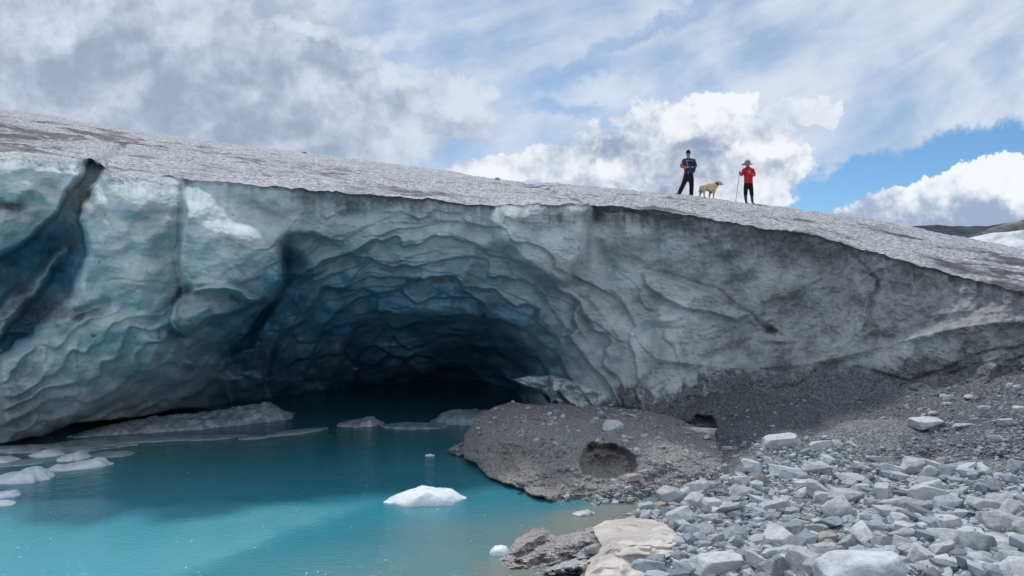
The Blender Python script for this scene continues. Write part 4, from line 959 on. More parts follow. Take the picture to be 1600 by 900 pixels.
def build_floes():
    w = mat_ice('white_ice'); d = mat_ice('grey_ice', (0.24, 0.28, 0.32), (0.62, 0.67, 0.71), 0.9); t = mat_ice('glass_ice', (0.16, 0.26, 0.31), (0.36, 0.46, 0.50), 0.3, 0.25)
    s = mat_ice('thin_ice', (0.22, 0.33, 0.36), (0.42, 0.50, 0.52), 0.3, 0.3)
    G = 'ice floes drifting on the meltwater'
    floe('ice_floe', 'white peaked ice floe alone in the middle of the turquoise water', (598, 794), (730, 790), 0.75, [(0, 0.02), (0.15, .10), (.34, .20), (.45, .235), (.62, .225), (.80, .22), (.92, .10), (1, .02)], w, group=G, seed=1, nzs=.14, flat=.32)
    floe('ice_floe', 'domed white ice floe at the left edge of the picture', (-30, 757), (58, 757), 0.8, [(0, .1), (.35, .12), (.6, .26), (.85, .22), (1, .04)], w, group=G, seed=2)
    floe('ice_floe', 'long white ice floe with a raised right end on the left', (72, 740), (172, 730), 0.55, [(0, .05), (.15, .12), (.3, .07), (.6, .12), (.8, .20), (.93, .20), (1, .06)], w, group=G, seed=3)
    floe('ice_floe', 'small white floe with a blunt top behind the long floe, nearer the glacier', (78, 722), (132, 720), 0.6, [(0, .03), (.4, .10), (.7, .16), (1, .03)], w, group=G, seed=4)
    floe('ice_floe', 'pale low floe left of the blunt-topped one', (38, 716), (92, 714), 0.5, [(0, .03), (.5, .14), (.8, .1), (1, .03)], w, group=G, seed=5)
    floe('ice_floe', 'flat pale floe cut by the left edge above the domed floe', (-40, 728), (22, 725), 0.6, [(0, .08), (.6, .10), (1, .02)], w, group=G, seed=6)
    floe('ice_floe', 'small knobbly white floe at the left edge below the domed floe', (-20, 780), (20, 779), 0.35, [(0, .1), (.5, .08), (.8, .12), (1, .03)], w, group=G, seed=7)
    floe('ice_floe', 'lowest thin white floe at the left edge', (-24, 793), (15, 792), 0.3, [(0, .08), (.6, .05), (1, .02)], w, group=G, seed=8)
    floe('ice_floe', 'small peaked grey floe floating at the mouth of the cave', (523, 668), (593, 667), 0.9, [(0, .02), (.3, .08), (.6, .15), (.78, .26), (1, .02)], d, group=G, seed=9)
    floe('ice_floe', 'low dark sheet of ice right of the small peaked floe', (590, 671), (700, 671), 0.8, [(0, .02), (.3, .09), (.7, .06), (1, .02)], t, group=G, seed=10)
    floe('ice_floe', 'flat-topped glassy floe just left of the gravelly ice block', (674, 665), (790, 665), 1.2, [(0, .06), (.1, .28), (.3, .33), (.8, .33), (1, .3)], t, group=G, seed=11, flat=.2)
    floe('ice_floe', 'tiny white ice chip floating above the peaked floe', (664, 713), (679, 713), 0.12, [(0, .01), (.5, .03), (1, .01)], w, group=G, seed=12)
    floe('ice_floe', 'grey chip of ice in the water below the ice block', (898, 808), (933, 806), 0.22, [(0, .02), (.5, .04), (.75, .06), (1, .02)], d, group=G, seed=13)
    floe('ice_floe', 'rounded lump of white ice against the dark granite outcrop', (763, 870), (797, 870), 0.2, [(0, .06), (.3, .12), (.6, .12), (.85, .11), (1, .05)], w, group=G, seed=14, nzs=.2)
    floe('ice_ledge', 'long dirty ice ridge lying in front of the cave mouth on the left', (112, 689), (482, 656), 1.6, [(0, .05), (.12, .16), (.3, .26), (.5, .30), (.66, .36), (.78, .52), (.88, .55), (.93, .30), (1, .10)], d, cat='ice ridge', seed=15, nzs=.16, na=300, nr=70)
    for k, (A, B, dp, h) in enumerate((((-60, 712), (190, 704), .9, .07), ((60, 705), (245, 690), .9, .06), ((150, 696), (372, 684), .5, .05), ((170, 714), (205, 712), .4, .06), ((300, 690), (368, 685), .3, .03), ((372, 688), (420, 685), .3, .04), ((425, 684), (515, 672), .5, .05), ((-60, 735), (60, 727), .6, .02), ((130, 716), (205, 713), 0.5, .03))):
        floe('ice_sheet', ['thin grey ice sheet along the foot of the glacier at the left edge', 'thin ice sheet behind the blunt-topped floe', 'long thin ice sheet in front of the dirty ice ridge', 'small grey slab in front of the end of the thin ice sheets', 'narrow sliver of thin ice in front of the ice ridge',
                            'small pale plate of thin ice below the right end of the ridge', 'cluster-like pale plate of thin ice right of the ridge end', 'half-sunk ice sheet above the domed floe', 'half-sunk grey sheet right of the blunt-topped floe'][k],
             A, B, dp, [(0, h * .5), (.3, h), (.7, h * .8), (1, h * .4)], s if k not in (0, 1) else d, cat='ice sheet', group='thin ice sheets by the glacier foot', seed=20 + k, under=.05)

def build_chips():
    r = np.random.default_rng(9); n = 5200
    px = r.uniform(0, 960, n); py = 668 + 232 * r.random(n)
    cl = fbm(px / 90, py / 22, 901, 3) + 0.5 * np.exp(-((px - 60) / 90) ** 2 - ((py - 790) / 50) ** 2) + 0.45 * np.exp(-((px - 790) / 90) ** 2 - ((py - 760) / 26) ** 2) + 0.5 * np.exp(-((px - 640) / 120) ** 2 - ((py - 700) / 8) ** 2) + 0.4 * np.exp(-((px - 300) / 120) ** 2 - ((py - 702) / 8) ** 2)
    Y = F * H / (py - 450); X_ = (px - 800) / F * Y
    ok = (cl > 0.40) & (r.random(n) < 0.16) & (X_ < shore_x(Y) - 0.1) & (poly_sdf(px, py, B_OUT) < -4)
    P = np.stack([X_, Y, 0 * X_ + 0.002], -1)[ok]
    m = mat_ice('ice_glint_chip', (0.45, 0.58, 0.62), (0.75, 0.82, 0.86))
    scatter('ice_glint_chips', P, 0.004 + 0.012 * r.random(len(P)) ** 4, None, m, 41, 'tiny flakes of ice and froth drifting on the meltwater, some painted as glints', flat=0.25)  # floating ice flakes, with water glints put in as pale specks too
def build_outcrops(stone_me):
    # dark granite outcrop, slab and smooth beige ice on the near shore
    m, nt, b = new_mat('wet_granite', 0.7, 0.4); co = objcoord(nt)
    n = noise(nt, mapping(nt, co, scale=(1, 1, 2)), 4, 7, 0.7, 0.5); v = voronoi(nt, co, 60, 'Color'); sp = nt.nodes.new('ShaderNodeSeparateColor'); nt.links.new(v.s, sp.inputs[0]); val = X(nt, sp.outputs[0])
    c = mixc(nt, (n * 0.7 + val * 0.35).ss(0.35, 0.75), (0.13, 0.13, 0.14), (0.50, 0.47, 0.46)); c = mixc(nt, noise(nt, co, 2.2, 3).ss(.52, .68) * 0.5, c, (0.42, 0.33, 0.27))
    link(nt, c, b.inputs['Base Color']); bump(nt, b, n + val * .35, 0.05, 0.9)
    def mound(name, pg, z0, depth_fn, mat, label, cat, rough=1.5, seed=0, nr=110, na=260, thick=.3):
        V, Fq = relief(pg, depth_fn, nr, na, bulge=0.10, thick=thick, rough=rough, seed=seed, kexp=.6)
        me = mesh_np(name, V, Fq, True); o = obj(name, me, mat); return tag(o, label, cat)
    def plane_depth(zfun):
        def f(px, py):
            z = 0.0
            Y = F * H / (py - 450.0)
            for _ in range(3):
                x_ = (px - 800) / F * Y; z = zfun(px, py, x_, Y) + np.maximum(ground_z(x_, Y), 0); Y = F * (H - z) / (py - 450.0)
            return Y
        return f
    za = plane_depth(lambda px, py, x, y: 0.02 + 0.16 * smooth(-4, 22, poly_sdf(px, py, [(790, 868), (812, 838), (840, 824), (858, 828), (860, 842), (830, 862), (806, 876)])) + 0.10 * smooth(0, 26, poly_sdf(px, py, [(772, 885), (860, 832), (928, 822), (940, 850), (905, 872), (860, 884)])) + 0.035 * fbm(px / 22, py / 12, 701, 3) + 0.006 * fbm(px / 5, py / 4, 703, 2))
    mound('granite_outcrop', [(770, 886), (790, 862), (806, 842), (832, 825), (850, 824), (868, 838), (900, 830), (926, 822), (934, 838), (930, 862), (905, 870), (862, 884), (820, 892)], 0, za, m, 'low dark speckled granite outcrop rising from the shallow water', 'rock outcrop', seed=1)
    m2 = mat_stone()
    zb = plane_depth(lambda px, py, x, y: 0.04 + 0.15 * smooth(-2, 14, poly_sdf(px, py, [(852, 893), (870, 882), (905, 872), (925, 876), (915, 894), (860, 896)])) + 0.04 * fbm(px / 12, py / 7, 711, 4))
    o = mound('rock_slab', [(848, 893), (868, 882), (902, 871), (926, 876), (920, 888), (905, 897), (860, 898)], 0, zb, m2, 'flat cracked grey slab at the bottom between outcrop and beige ice', 'rock slab', seed=2); o.color = (0.34, 0.34, 0.33, 1)
    m3, nt, b = new_mat('silty_ice', 0.55, 0.4); co = objcoord(nt)
    n = noise(nt, mapping(nt, co, scale=(1, 1.6, 1), rot=(0, 0, .5)), 1.5, 4, 0.55, 1.2)
    c = mixc(nt, n.ss(0.35, 0.68), (0.40, 0.365, 0.335), (0.60, 0.55, 0.50)); c = mixc(nt, noise(nt, co, 0.9, 3).ss(.5, .65) * .5, c, (0.40, 0.41, 0.45)); c = mixc(nt, noise(nt, co, 60, 3).ss(.5, .8) * .25, c, (.2, .18, .17))
    link(nt, c, b.inputs['Base Color']); bump(nt, b, n * 1.0 + noise(nt, co, 25, 3) * .1, 0.03, 0.5)
    def zc_(px, py, x, y):
        wx = px + 8 * fbm(px / 40, py / 30, 731, 2); wy = py + 5 * fbm(px / 40, py / 30, 733, 2)
        z = 0.07 + 0.10 * smooth(0, 30, poly_sdf(px, py, [(905, 905), (928, 862), (936, 824), (985, 808), (1040, 818), (1060, 850), (1010, 875), (980, 905)]))
        z = z - 0.12 * np.exp(-(((wx - 995) / 24) ** 2 + ((wy - 832) / 12) ** 2)) + 0.03 * np.exp(-(seg_dist(wx, wy, [(962, 820), (975, 842), (1010, 852)]) / 5) ** 2) + 0.04 * np.exp(-(seg_dist(wx, wy, [(932, 872), (955, 848), (966, 866), (1010, 866)]) / 5) ** 2)
        return z + 0.012 * fbm(px / 34, py / 16, 735, 2)
    mound('beige_ice', [(900, 915), (912, 884), (925, 868), (940, 852), (930, 838), (926, 824), (945, 814), (985, 808), (1020, 812), (1046, 820), (1062, 842), (1056, 862), (1030, 880), (1010, 915)], 0, plane_depth(zc_), m3, 'smooth wavy sheet of beige silty ice between outcrop and rubble', 'silty ice', rough=1.0, seed=3)
    # near-black piece, its colour standing for a shaded hole, with a pale stone
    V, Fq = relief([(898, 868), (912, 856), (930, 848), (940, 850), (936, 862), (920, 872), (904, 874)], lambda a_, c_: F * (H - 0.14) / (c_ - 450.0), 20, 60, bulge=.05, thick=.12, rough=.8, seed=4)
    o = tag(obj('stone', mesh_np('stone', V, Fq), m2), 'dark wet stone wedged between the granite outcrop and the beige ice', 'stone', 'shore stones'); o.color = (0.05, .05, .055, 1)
    add_stone(tuple(at(924, 859, F * (H - 0.2) / (859 - 450.0))), 0.085, .3, 'tan', stone_me, 'tan pebble caught in the dark gap by the beige ice', (1.2, .8, .9), group='shore stones')
    V, Fq = relief([(699, 703), (712, 696), (724, 690), (732, 700), (730, 716), (716, 714)], lambda a_, c_: 15.3 + 0 * a_ + .1 * fbm(a_ / 6, c_ / 6, 5, 3), 24, 60, bulge=.15, thick=.5, rough=1, seed=6)
    o = tag(obj('stone', mesh_np('stone', V, Fq), m2), 'small dark rock sticking out of the water at the left tip of the ice block', 'stone', 'shore stones'); o.color = (0.20, .19, .20, 1)

# ------------------------------------------------------------------ far country
def ridge(name, xs, ys, Y, fall_front, mat, rough, seed, kind='structure'):
    f = _catmull(xs, ys); px = np.linspace(xs[0], xs[-1], 420); top = f(px)
    top = top + rough * fbm(px / 22, px * 0 + seed, 800 + seed, 5)
    X_ = (px - 800) / F * Y; Z = H + (450 - top) / F * Y
    rows = []
    for k, (dy, fz) in enumerate([(-fall_front * s, 1 - s ** 0.9) for s in np.linspace(1, 0, 40)] + [(fall_front * s * .8, 1 - s) for s in np.linspace(.1, 1, 10)]):
        yy = Y + dy + 0 * X_; zz = -2 + (Z + 2) * fz
        nzv = fbm(X_ / (Y * .02) + seed, yy / (Y * .02), 810 + seed, 5) * (Z * 0.10) * (1 - abs(fz - .5) * 1.2 if fz < 0.98 else 0)
        rows.append(np.stack([X_ * (yy / Y) ** 0.0, yy, zz + nzv], -1))
    V = np.array(rows)
    return tag(obj(name, mesh_np(name, V, grid_faces(V.shape[0], V.shape[1])[:, ::-1]), mat), kind=kind)
def build_far():
    m1, nt, b = new_mat('far_rock', 0.9, 0.1); co = objcoord(nt); n = noise(nt, co, 0.02, 7, 0.65)
    link(nt, mixc(nt, n.ss(.35, .7), (0.035, 0.045, 0.06), (0.07, 0.085, 0.10)), b.inputs['Base Color'])
    m2, nt, b = new_mat('near_rock', 0.9, 0.1); co = objcoord(nt); n = noise(nt, co, 0.12, 7, 0.7)
    link(nt, mixc(nt, n.ss(.35, .65), (0.07, 0.075, 0.075), (0.24, 0.235, 0.22)), b.inputs['Base Color']); bump(nt, b, n, 3.0, .8)
    m3, nt, b = new_mat('old_snow', 0.7, 0.2); co = objcoord(nt); n = noise(nt, mapping(nt, co, scale=(.3, 1, 1)), 0.25, 7, 0.7)
    link(nt, mixc(nt, n.ss(.4, .7), (0.66, 0.69, 0.74), (0.30, 0.31, 0.33)), b.inputs['Base Color']); bump(nt, b, n, .8, .8)
    ridge('hills', [1300, 1380, 1420, 1450, 1500, 1530, 1560, 1620, 1800, 2200, 2700], [372, 362, 354, 352, 353, 354, 350, 344, 330, 300, 320], 900, 260, m1, 1.2, 1)
    ridge('rocky_hill', [1440, 1500, 1525, 1550, 1580, 1600, 1680, 1850, 2300], [400, 378, 366, 355, 348, 343, 322, 300, 280], 320, 90, m2, 2.2, 2)
    ridge('snowfield', [1380, 1450, 1505, 1540, 1600, 1700, 1900, 2400], [420, 392, 374, 366, 360, 352, 348, 350], 150, 80, m3, 0.8, 3)

# ------------------------------------------------------------------ people and dog
def skin(name, joints, edges, root=0, sub=2, mat=None, parent=None, caps=None):
    """joints: [(x,y,z,r) or (x,y,z,rx,ry)]"""
    me = bpy.data.meshes.new(name); me.from_pydata([j[:3] for j in joints], edges, [])
    o = bpy.data.objects.new(name, me); COL.objects.link(o)
    md = o.modifiers.new('skin', 'SKIN'); md.use_smooth_shade = True
    if not me.skin_vertices: me.skin_vertices.new()
    for i, j in enumerate(joints):
        sv = me.skin_vertices[0].data[i]; sv.radius = (j[3], j[4] if len(j) > 4 else j[3]); sv.use_root = (i == root)
    s = o.modifiers.new('sub', 'SUBSURF'); s.levels = sub; s.render_levels = sub
    dg = bpy.context.evaluated_depsgraph_get(); dg.update()
    new = bpy.data.meshes.new_from_object(o.evaluated_get(dg)); o.modifiers.clear(); o.data = new; new.name = name
    bpy.data.meshes.remove(me)
    new.materials.clear()
    if mat: new.materials.append(mat)
    new.polygons.foreach_set("use_smooth", np.full(len(new.polygons), True))
    if parent: o.parent = parent
    return o
def simple(name, col, rough=0.8, var=0.25, sc=30):
    m, nt, b = new_mat(name, rough, 0.25); co = objcoord(nt); n = noise(nt, co, sc, 4, .6)
    link(nt, mixc(nt, n.ss(.3, .7), tuple(c * (1 - var) for c in col), tuple(min(1, c * (1 + var)) for c in col)), b.inputs['Base Color']); bump(nt, b, n, .01, .5)
    return m
def ellipsoid(name, c, r, mat, parent, nz=0.0, lvl=3, cut=None, rot=(0, 0, 0)):
    import mathutils
    v, f = ICO[lvl]; p = v * np.array(r)
    if cut is not None: p[:, 2] = np.maximum(p[:, 2], cut)
    M = np.array(mathutils.Euler(rot).to_matrix()); p = p @ M.T + np.array(c)
    return obj(name, mesh_np(name, p, f), mat, parent)
def lathe(name, prof, mat, parent, c=(0, 0, 0), n=32, wob=0.0, sq=(1, 1), tilt=(0, 0)):
    import mathutils
    th = np.linspace(0, 2 * np.pi, n, endpoint=False); pr = np.array(prof)
    x = pr[:, 0:1] * np.cos(th) * sq[0]; y = pr[:, 0:1] * np.sin(th) * sq[1]; z = pr[:, 1:2] + wob * pr[:, 0:1] * np.sin(2 * th)
    i = np.arange(len(pr) * n).reshape(len(pr), n); j = np.roll(i, -1, 1)
    M = np.array(mathutils.Euler((tilt[0], tilt[1], 0)).to_matrix())
    return obj(name, mesh_np(name, np.stack([x, y, z], -1).reshape(-1, 3) @ M.T + np.array(c), np.stack([i[:-1], j[:-1], j[1:], i[1:]], -1).reshape(-1, 4)), mat, parent)
def hand(c, d, up, side, s=1.0):
    """joints and edges of a curled hand rooted at c, pointing along d"""
    d = np.array(d, float); d /= np.linalg.norm(d); up = np.array(up, float); up -= d * up.dot(d); up /= np.linalg.norm(up); sd = np.cross(d, up) * side
    c = np.array(c, float); J = [tuple(c) + (.026 * s, .018 * s), tuple(c + d * .06 * s) + (.036 * s, .016 * s)]; E = [(0, 1)]
    for k, (o_, L) in enumerate(((-.030, .065), (-.010, .078), (.011, .073), (.030, .055))):
        b0 = len(J); L *= s
        p0 = c + d * .085 * s + sd * o_ * s; p1 = p0 + d * L * .45 - up * L * .12; p2 = p1 + d * L * .25 - up * L * .36
        J += [tuple(p0) + (.0095 * s,), tuple(p1) + (.0085 * s,), tuple(p2) + (.0075 * s,)]; E += [(1, b0), (b0, b0 + 1), (b0 + 1, b0 + 2)]
    b0 = len(J); p0 = c + d * .03 * s - sd * .035 * s; p1 = p0 + d * .03 * s - sd * .018 * s - up * .01 * s; p2 = p1 + d * .028 * s - up * .016 * s
    J += [tuple(p0) + (.012 * s,), tuple(p1) + (.010 * s,), tuple(p2) + (.008 * s,)]; E += [(0, b0), (b0, b0 + 1), (b0 + 1, b0 + 2)]
    return J, E
def merge(parts):
    """parts: [(J,E,(attach_part_joint_global_index, local_index) or None)]"""
    J = []; E = []
    for (j, e, at_) in parts:
        o = len(J); J += j; E += [(a + o, b + o) for a, b in e]
        if at_: E.append((at_[0], at_[1] + o))
    return J, E
def face(parent, c, s, skinm, dark, facing=(0, -1, 0), hairm=None):
    """nose, mouth, eyes, ears on a head centred at c"""
    c = np.array(c)
    for sx in (-1, 1):
        ellipsoid('eye', c + np.array([sx * .031, -.083, .008]) * s, (.011 * s, .006 * s, .006 * s), dark, parent, lvl=2)
        ellipsoid('ear', c + np.array([sx * .076, .006, -.004]) * s, (.012 * s, .018 * s, .030 * s), skinm, parent, lvl=2)
    ellipsoid('mouth', c + np.array([0, -.083, -.052]) * s, (.024 * s, .006 * s, .006 * s), dark, parent, lvl=2)

def build_people():
    skinm = simple('skin', (0.42, 0.26, 0.19), .6, .1); dark = simple('dark_detail', (0.03, 0.02, 0.02), .6)
    navy = simple('navy_cloth', (0.028, 0.045, 0.095), .8); black = simple('black_cloth', (0.012, 0.012, 0.016), .85); orange = simple('orange_cloth', (0.48, 0.13, 0.075), .8); calf = simple('calf_cloth', (.055, .045, .05), .8)
    red = simple('red_cloth', (0.55, 0.012, 0.03), .65); straw = simple('hat_cloth', (0.36, 0.36, 0.34), .85); boot = simple('boot', (0.05, 0.05, 0.05), .8); grey = simple('grey_cloth', (.25, .25, .28), .8)
    # ---- man
    def root(name, px, py, Y, label):
        o = bpy.data.objects.new(name, None); COL.objects.link(o); q = at(px, py, Y); o.location = tuple(q); tag(o, label, 'person'); return o
    Y = 29.7; s = Y / F; X0, Y0 = 1075.0, 306.0
    def P(px, py, dy=0.0): return ((px - X0) * s, dy, (Y0 - py) * s)
    man = root('person', X0, Y0, Y, 'man in dark cap, navy jacket with orange sleeve and black trousers, legs apart')
    hd = P(1075.2, 240.6, -.03)
    J = [P(1076, 272) + (.15, .11), P(1076, 262) + (.14, .10), P(1076, 252) + (.17, .11), P(1075.6, 247.6) + (.075, .07), P(1075.3, 245, -.01) + (.056, .06), P(1075.2, 242.6, -.03) + (.074, .085), P(1075.2, 239.3, -.03) + (.082, .096), P(1075.2, 236.8, -.025) + (.06, .07)]
    E = [(0, 1), (1, 2), (2, 3), (3, 4), (4, 5), (5, 6), (6, 7)]
    def chain(J, E, start, pts):
        prev = start
        for p in pts: J.append(p); E.append((prev, len(J) - 1)); prev = len(J) - 1
        return prev
    wl = chain(J, E, 2, [P(1067.6, 250.5, .0) + (.07,), P(1064.8, 260.6, .03) + (.052,), P(1070, 262.6, -.14) + (.042,), P(1073.6, 262.6, -.23) + (.028,)])
    wr = chain(J, E, 2, [P(1083.8, 250.5, .0) + (.07,), P(1087.4, 260.2, .03) + (.052,), P(1082, 262.4, -.14) + (.042,), P(1078.8, 262.2, -.23) + (.028,)])
    chain(J, E, 0, [P(1071.5, 277, 0) + (.10,), P(1066.5, 290, -.02) + (.068,), P(1061.5, 301, .02) + (.048,), P(1058.8, 303.4, -.06) + (.045,), P(1055.6, 304.2, -.16) + (.035, .03)])
    chain(J, E, 0, [P(1080, 277, 0) + (.10,), P(1080.3, 291, -.02) + (.068,), P(1079.8, 304, .02) + (.048,), P(1079.6, 306.6, -.06) + (.045,), P(1079.2, 307, -.18) + (.038, .03)])
    h1, e1 = hand(np.array(J[wl][:3]), (1, -.5, 0), (0, 0, 1), 1); h2, e2 = hand(np.array(J[wr][:3]), (-1, -.5, .1), (0, 0, 1), -1)
    JJ, EE = merge([(J, E, None), (h1, e1, (wl, 0)), (h2, e2, (wr, 0))])
    body = skin('body', JJ, EE, 0, 2, skinm, man)
    ellipsoid('nose', np.array(hd) + (0, -.10, -.012), (.012, .018, .022), skinm, body, lvl=2)
    face(body, hd, 1.0, skinm, dark)
    # jacket
    J = [P(1076, 272.5) + (.19, .155), P(1076, 271.2) + (.19, .155), P(1076, 262) + (.195, .155), P(1076, 253) + (.205, .14), P(1075.8, 248.6) + (.11, .10), P(1075.6, 246.8) + (.08, .08)]
    E = [(0, 1), (1, 2), (2, 3), (3, 4), (4, 5)]
    chain(J, E, 3, [P(1084.0, 250.8, .0) + (.09,), P(1087.2, 260.2, .03) + (.072,), P(1080.6, 262.3, -.17) + (.056,)])
    chain(J, E, 3, [P(1068.4, 250.8, .0) + (.09,), P(1066.2, 256.0, .01) + (.082,)])
    skin('jacket', J, E, 0, 2, navy, man)
    skin('sleeve', [P(1066.4, 255.0, 0) + (.082,), P(1065.8, 257.0, .01) + (.086,), P(1064.8, 260.4, .03) + (.080,), P(1071.4, 262.8, -.17) + (.060,)], [(0, 1), (1, 2), (2, 3)], 0, 2, orange, man)
    skin('chest_stripe', [P(1070.5, 253.5, -.14) + (.05, .02), P(1074, 252.2, -.165) + (.045, .02), P(1078, 252.8, -.165) + (.045, .02), P(1080.5, 253.5, -.15) + (.03, .02)], [(0, 1), (1, 2), (2, 3)], 0, 2, grey, man)
    J = [P(1075.8, 262) + (.15, .12), P(1075.8, 275) + (.18, .14)]; E = [(0, 1)]
    chain(J, E, 1, [P(1071, 280, 0) + (.115,), P(1066.6, 290, -.02) + (.095,), P(1061.2, 302.0, .0) + (.085,), P(1060.6, 303.4, .0) + (.085,)])
    chain(J, E, 1, [P(1080.2, 280, 0) + (.115,), P(1080.4, 291, -.02) + (.095,), P(1079.9, 305.4, .0) + (.087,), P(1079.9, 306.8, .0) + (.087,)])
    skin('trousers', J, E, 1, 2, black, man)
    for (a, b_) in (((1059.5, 303.4), (1055.4, 304.2)), ((1079.8, 306.4), (1079.0, 307.2))):
        skin('boot', [P(*a) + (.085, .07), P((a[0] + b_[0]) / 2, (a[1] + b_[1]) / 2 + .3, -.09) + (.07, .055), P(b_[0], b_[1], -.22) + (.055, .04)], [(0, 1), (1, 2)], 0, 2, boot, man)
    lathe('cap', [(.001, .125), (.05, .118), (.085, .085), (.100, .035), (.103, .0), (.099, -.006)], black, man, c=np.array(hd) + (0, .005, .035), sq=(.93, 1.08))
    lathe('cap_brim', [(.001, .006), (.06, .006), (.075, 0), (.06, -.006), (.001, -.006)], black, man, c=np.array(hd) + (0, -.10, .035), sq=(1, .95), tilt=(.25, 0))
    tag(ellipsoid('backpack', P(1082.5, 260, .2), (.17, .13, .27), navy, None), 'small navy backpack carried on the man\'s back', 'backpack').location = man.location
    for sx in (1071.5, 1081): skin('strap', [P(sx, 249.3, -.06) + (.022, .012), P(sx, 253, -.165) + (.022, .012), P(sx + (2 if sx < 1076 else 1), 261, -.17) + (.02, .012)], [(0, 1), (1, 2)], 0, 1, grey if sx < 1076 else navy, man)
    skin('waist_strap', [P(1074.3, 267.5, -.165) + (.014,), P(1074, 273, -.155) + (.012,)], [(0, 1)], 0, 1, grey, man)
    # small camera in his hands
    ph = ellipsoid('camera', P(1076.2, 261.4, -.30), (.05, .03, .035), dark, None, lvl=3); ph.location = man.location; tag(ph, 'small dark camera held in the standing man\'s hands', 'camera')
    ell = ellipsoid('lens', P(1076.2, 261.4, -.335), (.02, .02, .02), dark, ph, lvl=2)
    # ---- woman
    Y = 29.0; s = Y / F; X0, Y0 = 1170.0, 319.0
    wo = root('person', X0, Y0, Y, 'woman in wide-brimmed hat, red jacket and black shorts holding a trekking pole')
    hd = P(1167.6, 257.0, -.03)
    J = [P(1169.5, 284) + (.14, .10), P(1169.3, 276) + (.12, .09), P(1169.2, 266) + (.15, .095), P(1168, 262.2) + (.07, .065), P(1167.8, 260.6) + (.05, .055), P(1167.7, 258.8, -.025) + (.068, .08), P(1167.6, 255.8, -.03) + (.076, .09), P(1167.6, 253.4, -.025) + (.055, .065)]
    E = [(i, i + 1) for i in range(7)]
    wl = chain(J, E, 2, [P(1162, 265, 0) + (.058,), P(1158, 273.5, .0) + (.045,), P(1155.6, 272.5, -.16) + (.032,), P(1154.8, 271.6, -.2) + (.024,)])
    wr = chain(J, E, 2, [P(1176.5, 265, 0) + (.058,), P(1179.6, 273.6, .04) + (.045,), P(1175.6, 275, -.14) + (.032,), P(1174.0, 274.4, -.18) + (.024,)])
    chain(J, E, 0, [P(1165.6, 289, 0) + (.09,), P(1164.8, 302, -.02) + (.055,), P(1165.0, 306.5, .015) + (.055,), P(1166.4, 315.5, .03) + (.035,), P(1166.8, 318, -.03) + (.04,), P(1166.8, 318.6, -.15) + (.034, .026)])
    chain(J, E, 0, [P(1173.2, 289, 0) + (.09,), P(1174.2, 302, -.02) + (.055,), P(1174.9, 306.5, .015) + (.055,), P(1176.3, 316, .03) + (.035,), P(1176.6, 318.8, -.03) + (.04,), P(1176.8, 319.5, -.15) + (.034, .026)])
    h1, e1 = hand(np.array(J[wl][:3]), (-.6, -.7, .2), (0, .2, 1), 1, .92); h2, e2 = hand(np.array(J[wr][:3]), (-.7, -.7, .3), (0, .2, 1), -1, .92)
    JJ, EE = merge([(J, E, None), (h1, e1, (wl, 0)), (h2, e2, (wr, 0))])
    body = skin('body', JJ, EE, 0, 2, skinm, wo)
    ellipsoid('nose', np.array(hd) + (0, -.095, -.012), (.011, .016, .02), skinm, body, lvl=2); face(body, hd, .95, skinm, dark)
    J = [P(1169.4, 287.4) + (.185, .15), P(1169.4, 286.0) + (.185, .15), P(1169.3, 277) + (.17, .13), P(1169.2, 267) + (.18, .13), P(1168.2, 262.8) + (.10, .09), P(1168, 261) + (.078, .075)]; E = [(i, i + 1) for i in range(5)]
    chain(J, E, 3, [P(1162.4, 265.4, 0) + (.08,), P(1158.6, 273.6, .0) + (.066,), P(1156.4, 272.9, -.13) + (.05,)])
    chain(J, E, 3, [P(1176.2, 265.4, 0) + (.08,), P(1179.4, 273.6, .04) + (.066,), P(1176.2, 275, -.12) + (.05,)])
    skin('jacket', J, E, 0, 2, red, wo)
    J = [P(1169.4, 277) + (.14, .11), P(1169.4, 288.5) + (.165, .13)]; E = [(0, 1)]
    chain(J, E, 1, [P(1165.4, 292, 0) + (.098,), P(1164.8, 303, -.01) + (.078,), P(1164.9, 306, .0) + (.074,)]); chain(J, E, 1, [P(1173.4, 292, 0) + (.098,), P(1174.4, 303.5, -.01) + (.078,), P(1174.8, 306.5, .0) + (.074,)])
    skin('shorts', J, E, 1, 2, black, wo)
    for (x, y) in ((1166.7, 317.6), (1176.5, 318.5)): skin('shoe', [P(x, y) + (.055, .055), P(x, y + .7, -.08) + (.05, .042), P(x, y + .9, -.17) + (.042, .03)], [(0, 1), (1, 2)], 0, 2, boot, wo)
    for (x, y, x2, y2) in ((1165.1, 308, 1166.4, 315.5), (1175.0, 308, 1176.2, 316)): skin('sock', [P(x - .3, y - 6.5, .0) + (.072,), P(x, y, .015) + (.062,), P(x2, y2, .03) + (.047,), P(x2, y2 + 1.5, .02) + (.047,)], [(0, 1), (1, 2), (2, 3)], 0, 2, calf, wo)
    lathe('hat', [(.001, .135), (.05, .13), (.09, .10), (.105, .05), (.112, .0), (.16, -.012), (.215, -.04), (.217, -.046), (.16, -.02), (.10, -.012)], straw, wo, c=np.array(hd) + (0, 0, .045), wob=.05)
    lathe('hat_band', [(.110, .045), (.116, .03), (.117, .005), (.112, .0)], dark, wo, c=np.array(hd) + (0, 0, .048))
    # trekking pole, held: its own thing
    pole = bpy.data.objects.new('trekking_pole', None); COL.objects.link(pole); pole.location = wo.location; tag(pole, 'thin trekking pole in the right hand of the person in red, tip on the ice', 'trekking pole')
    a = np.array(P(1153.2, 268.6, -.24)); b_ = np.array(P(1145.2, 316.8, -.35))
    skin('shaft', [tuple(a) + (.011,), tuple(a * .5 + b_ * .5) + (.010,), tuple(b_) + (.007,)], [(0, 1), (1, 2)], 0, 1, dark, pole)
    k = a * .96 + b_ * .04; k2 = a * .88 + b_ * .12
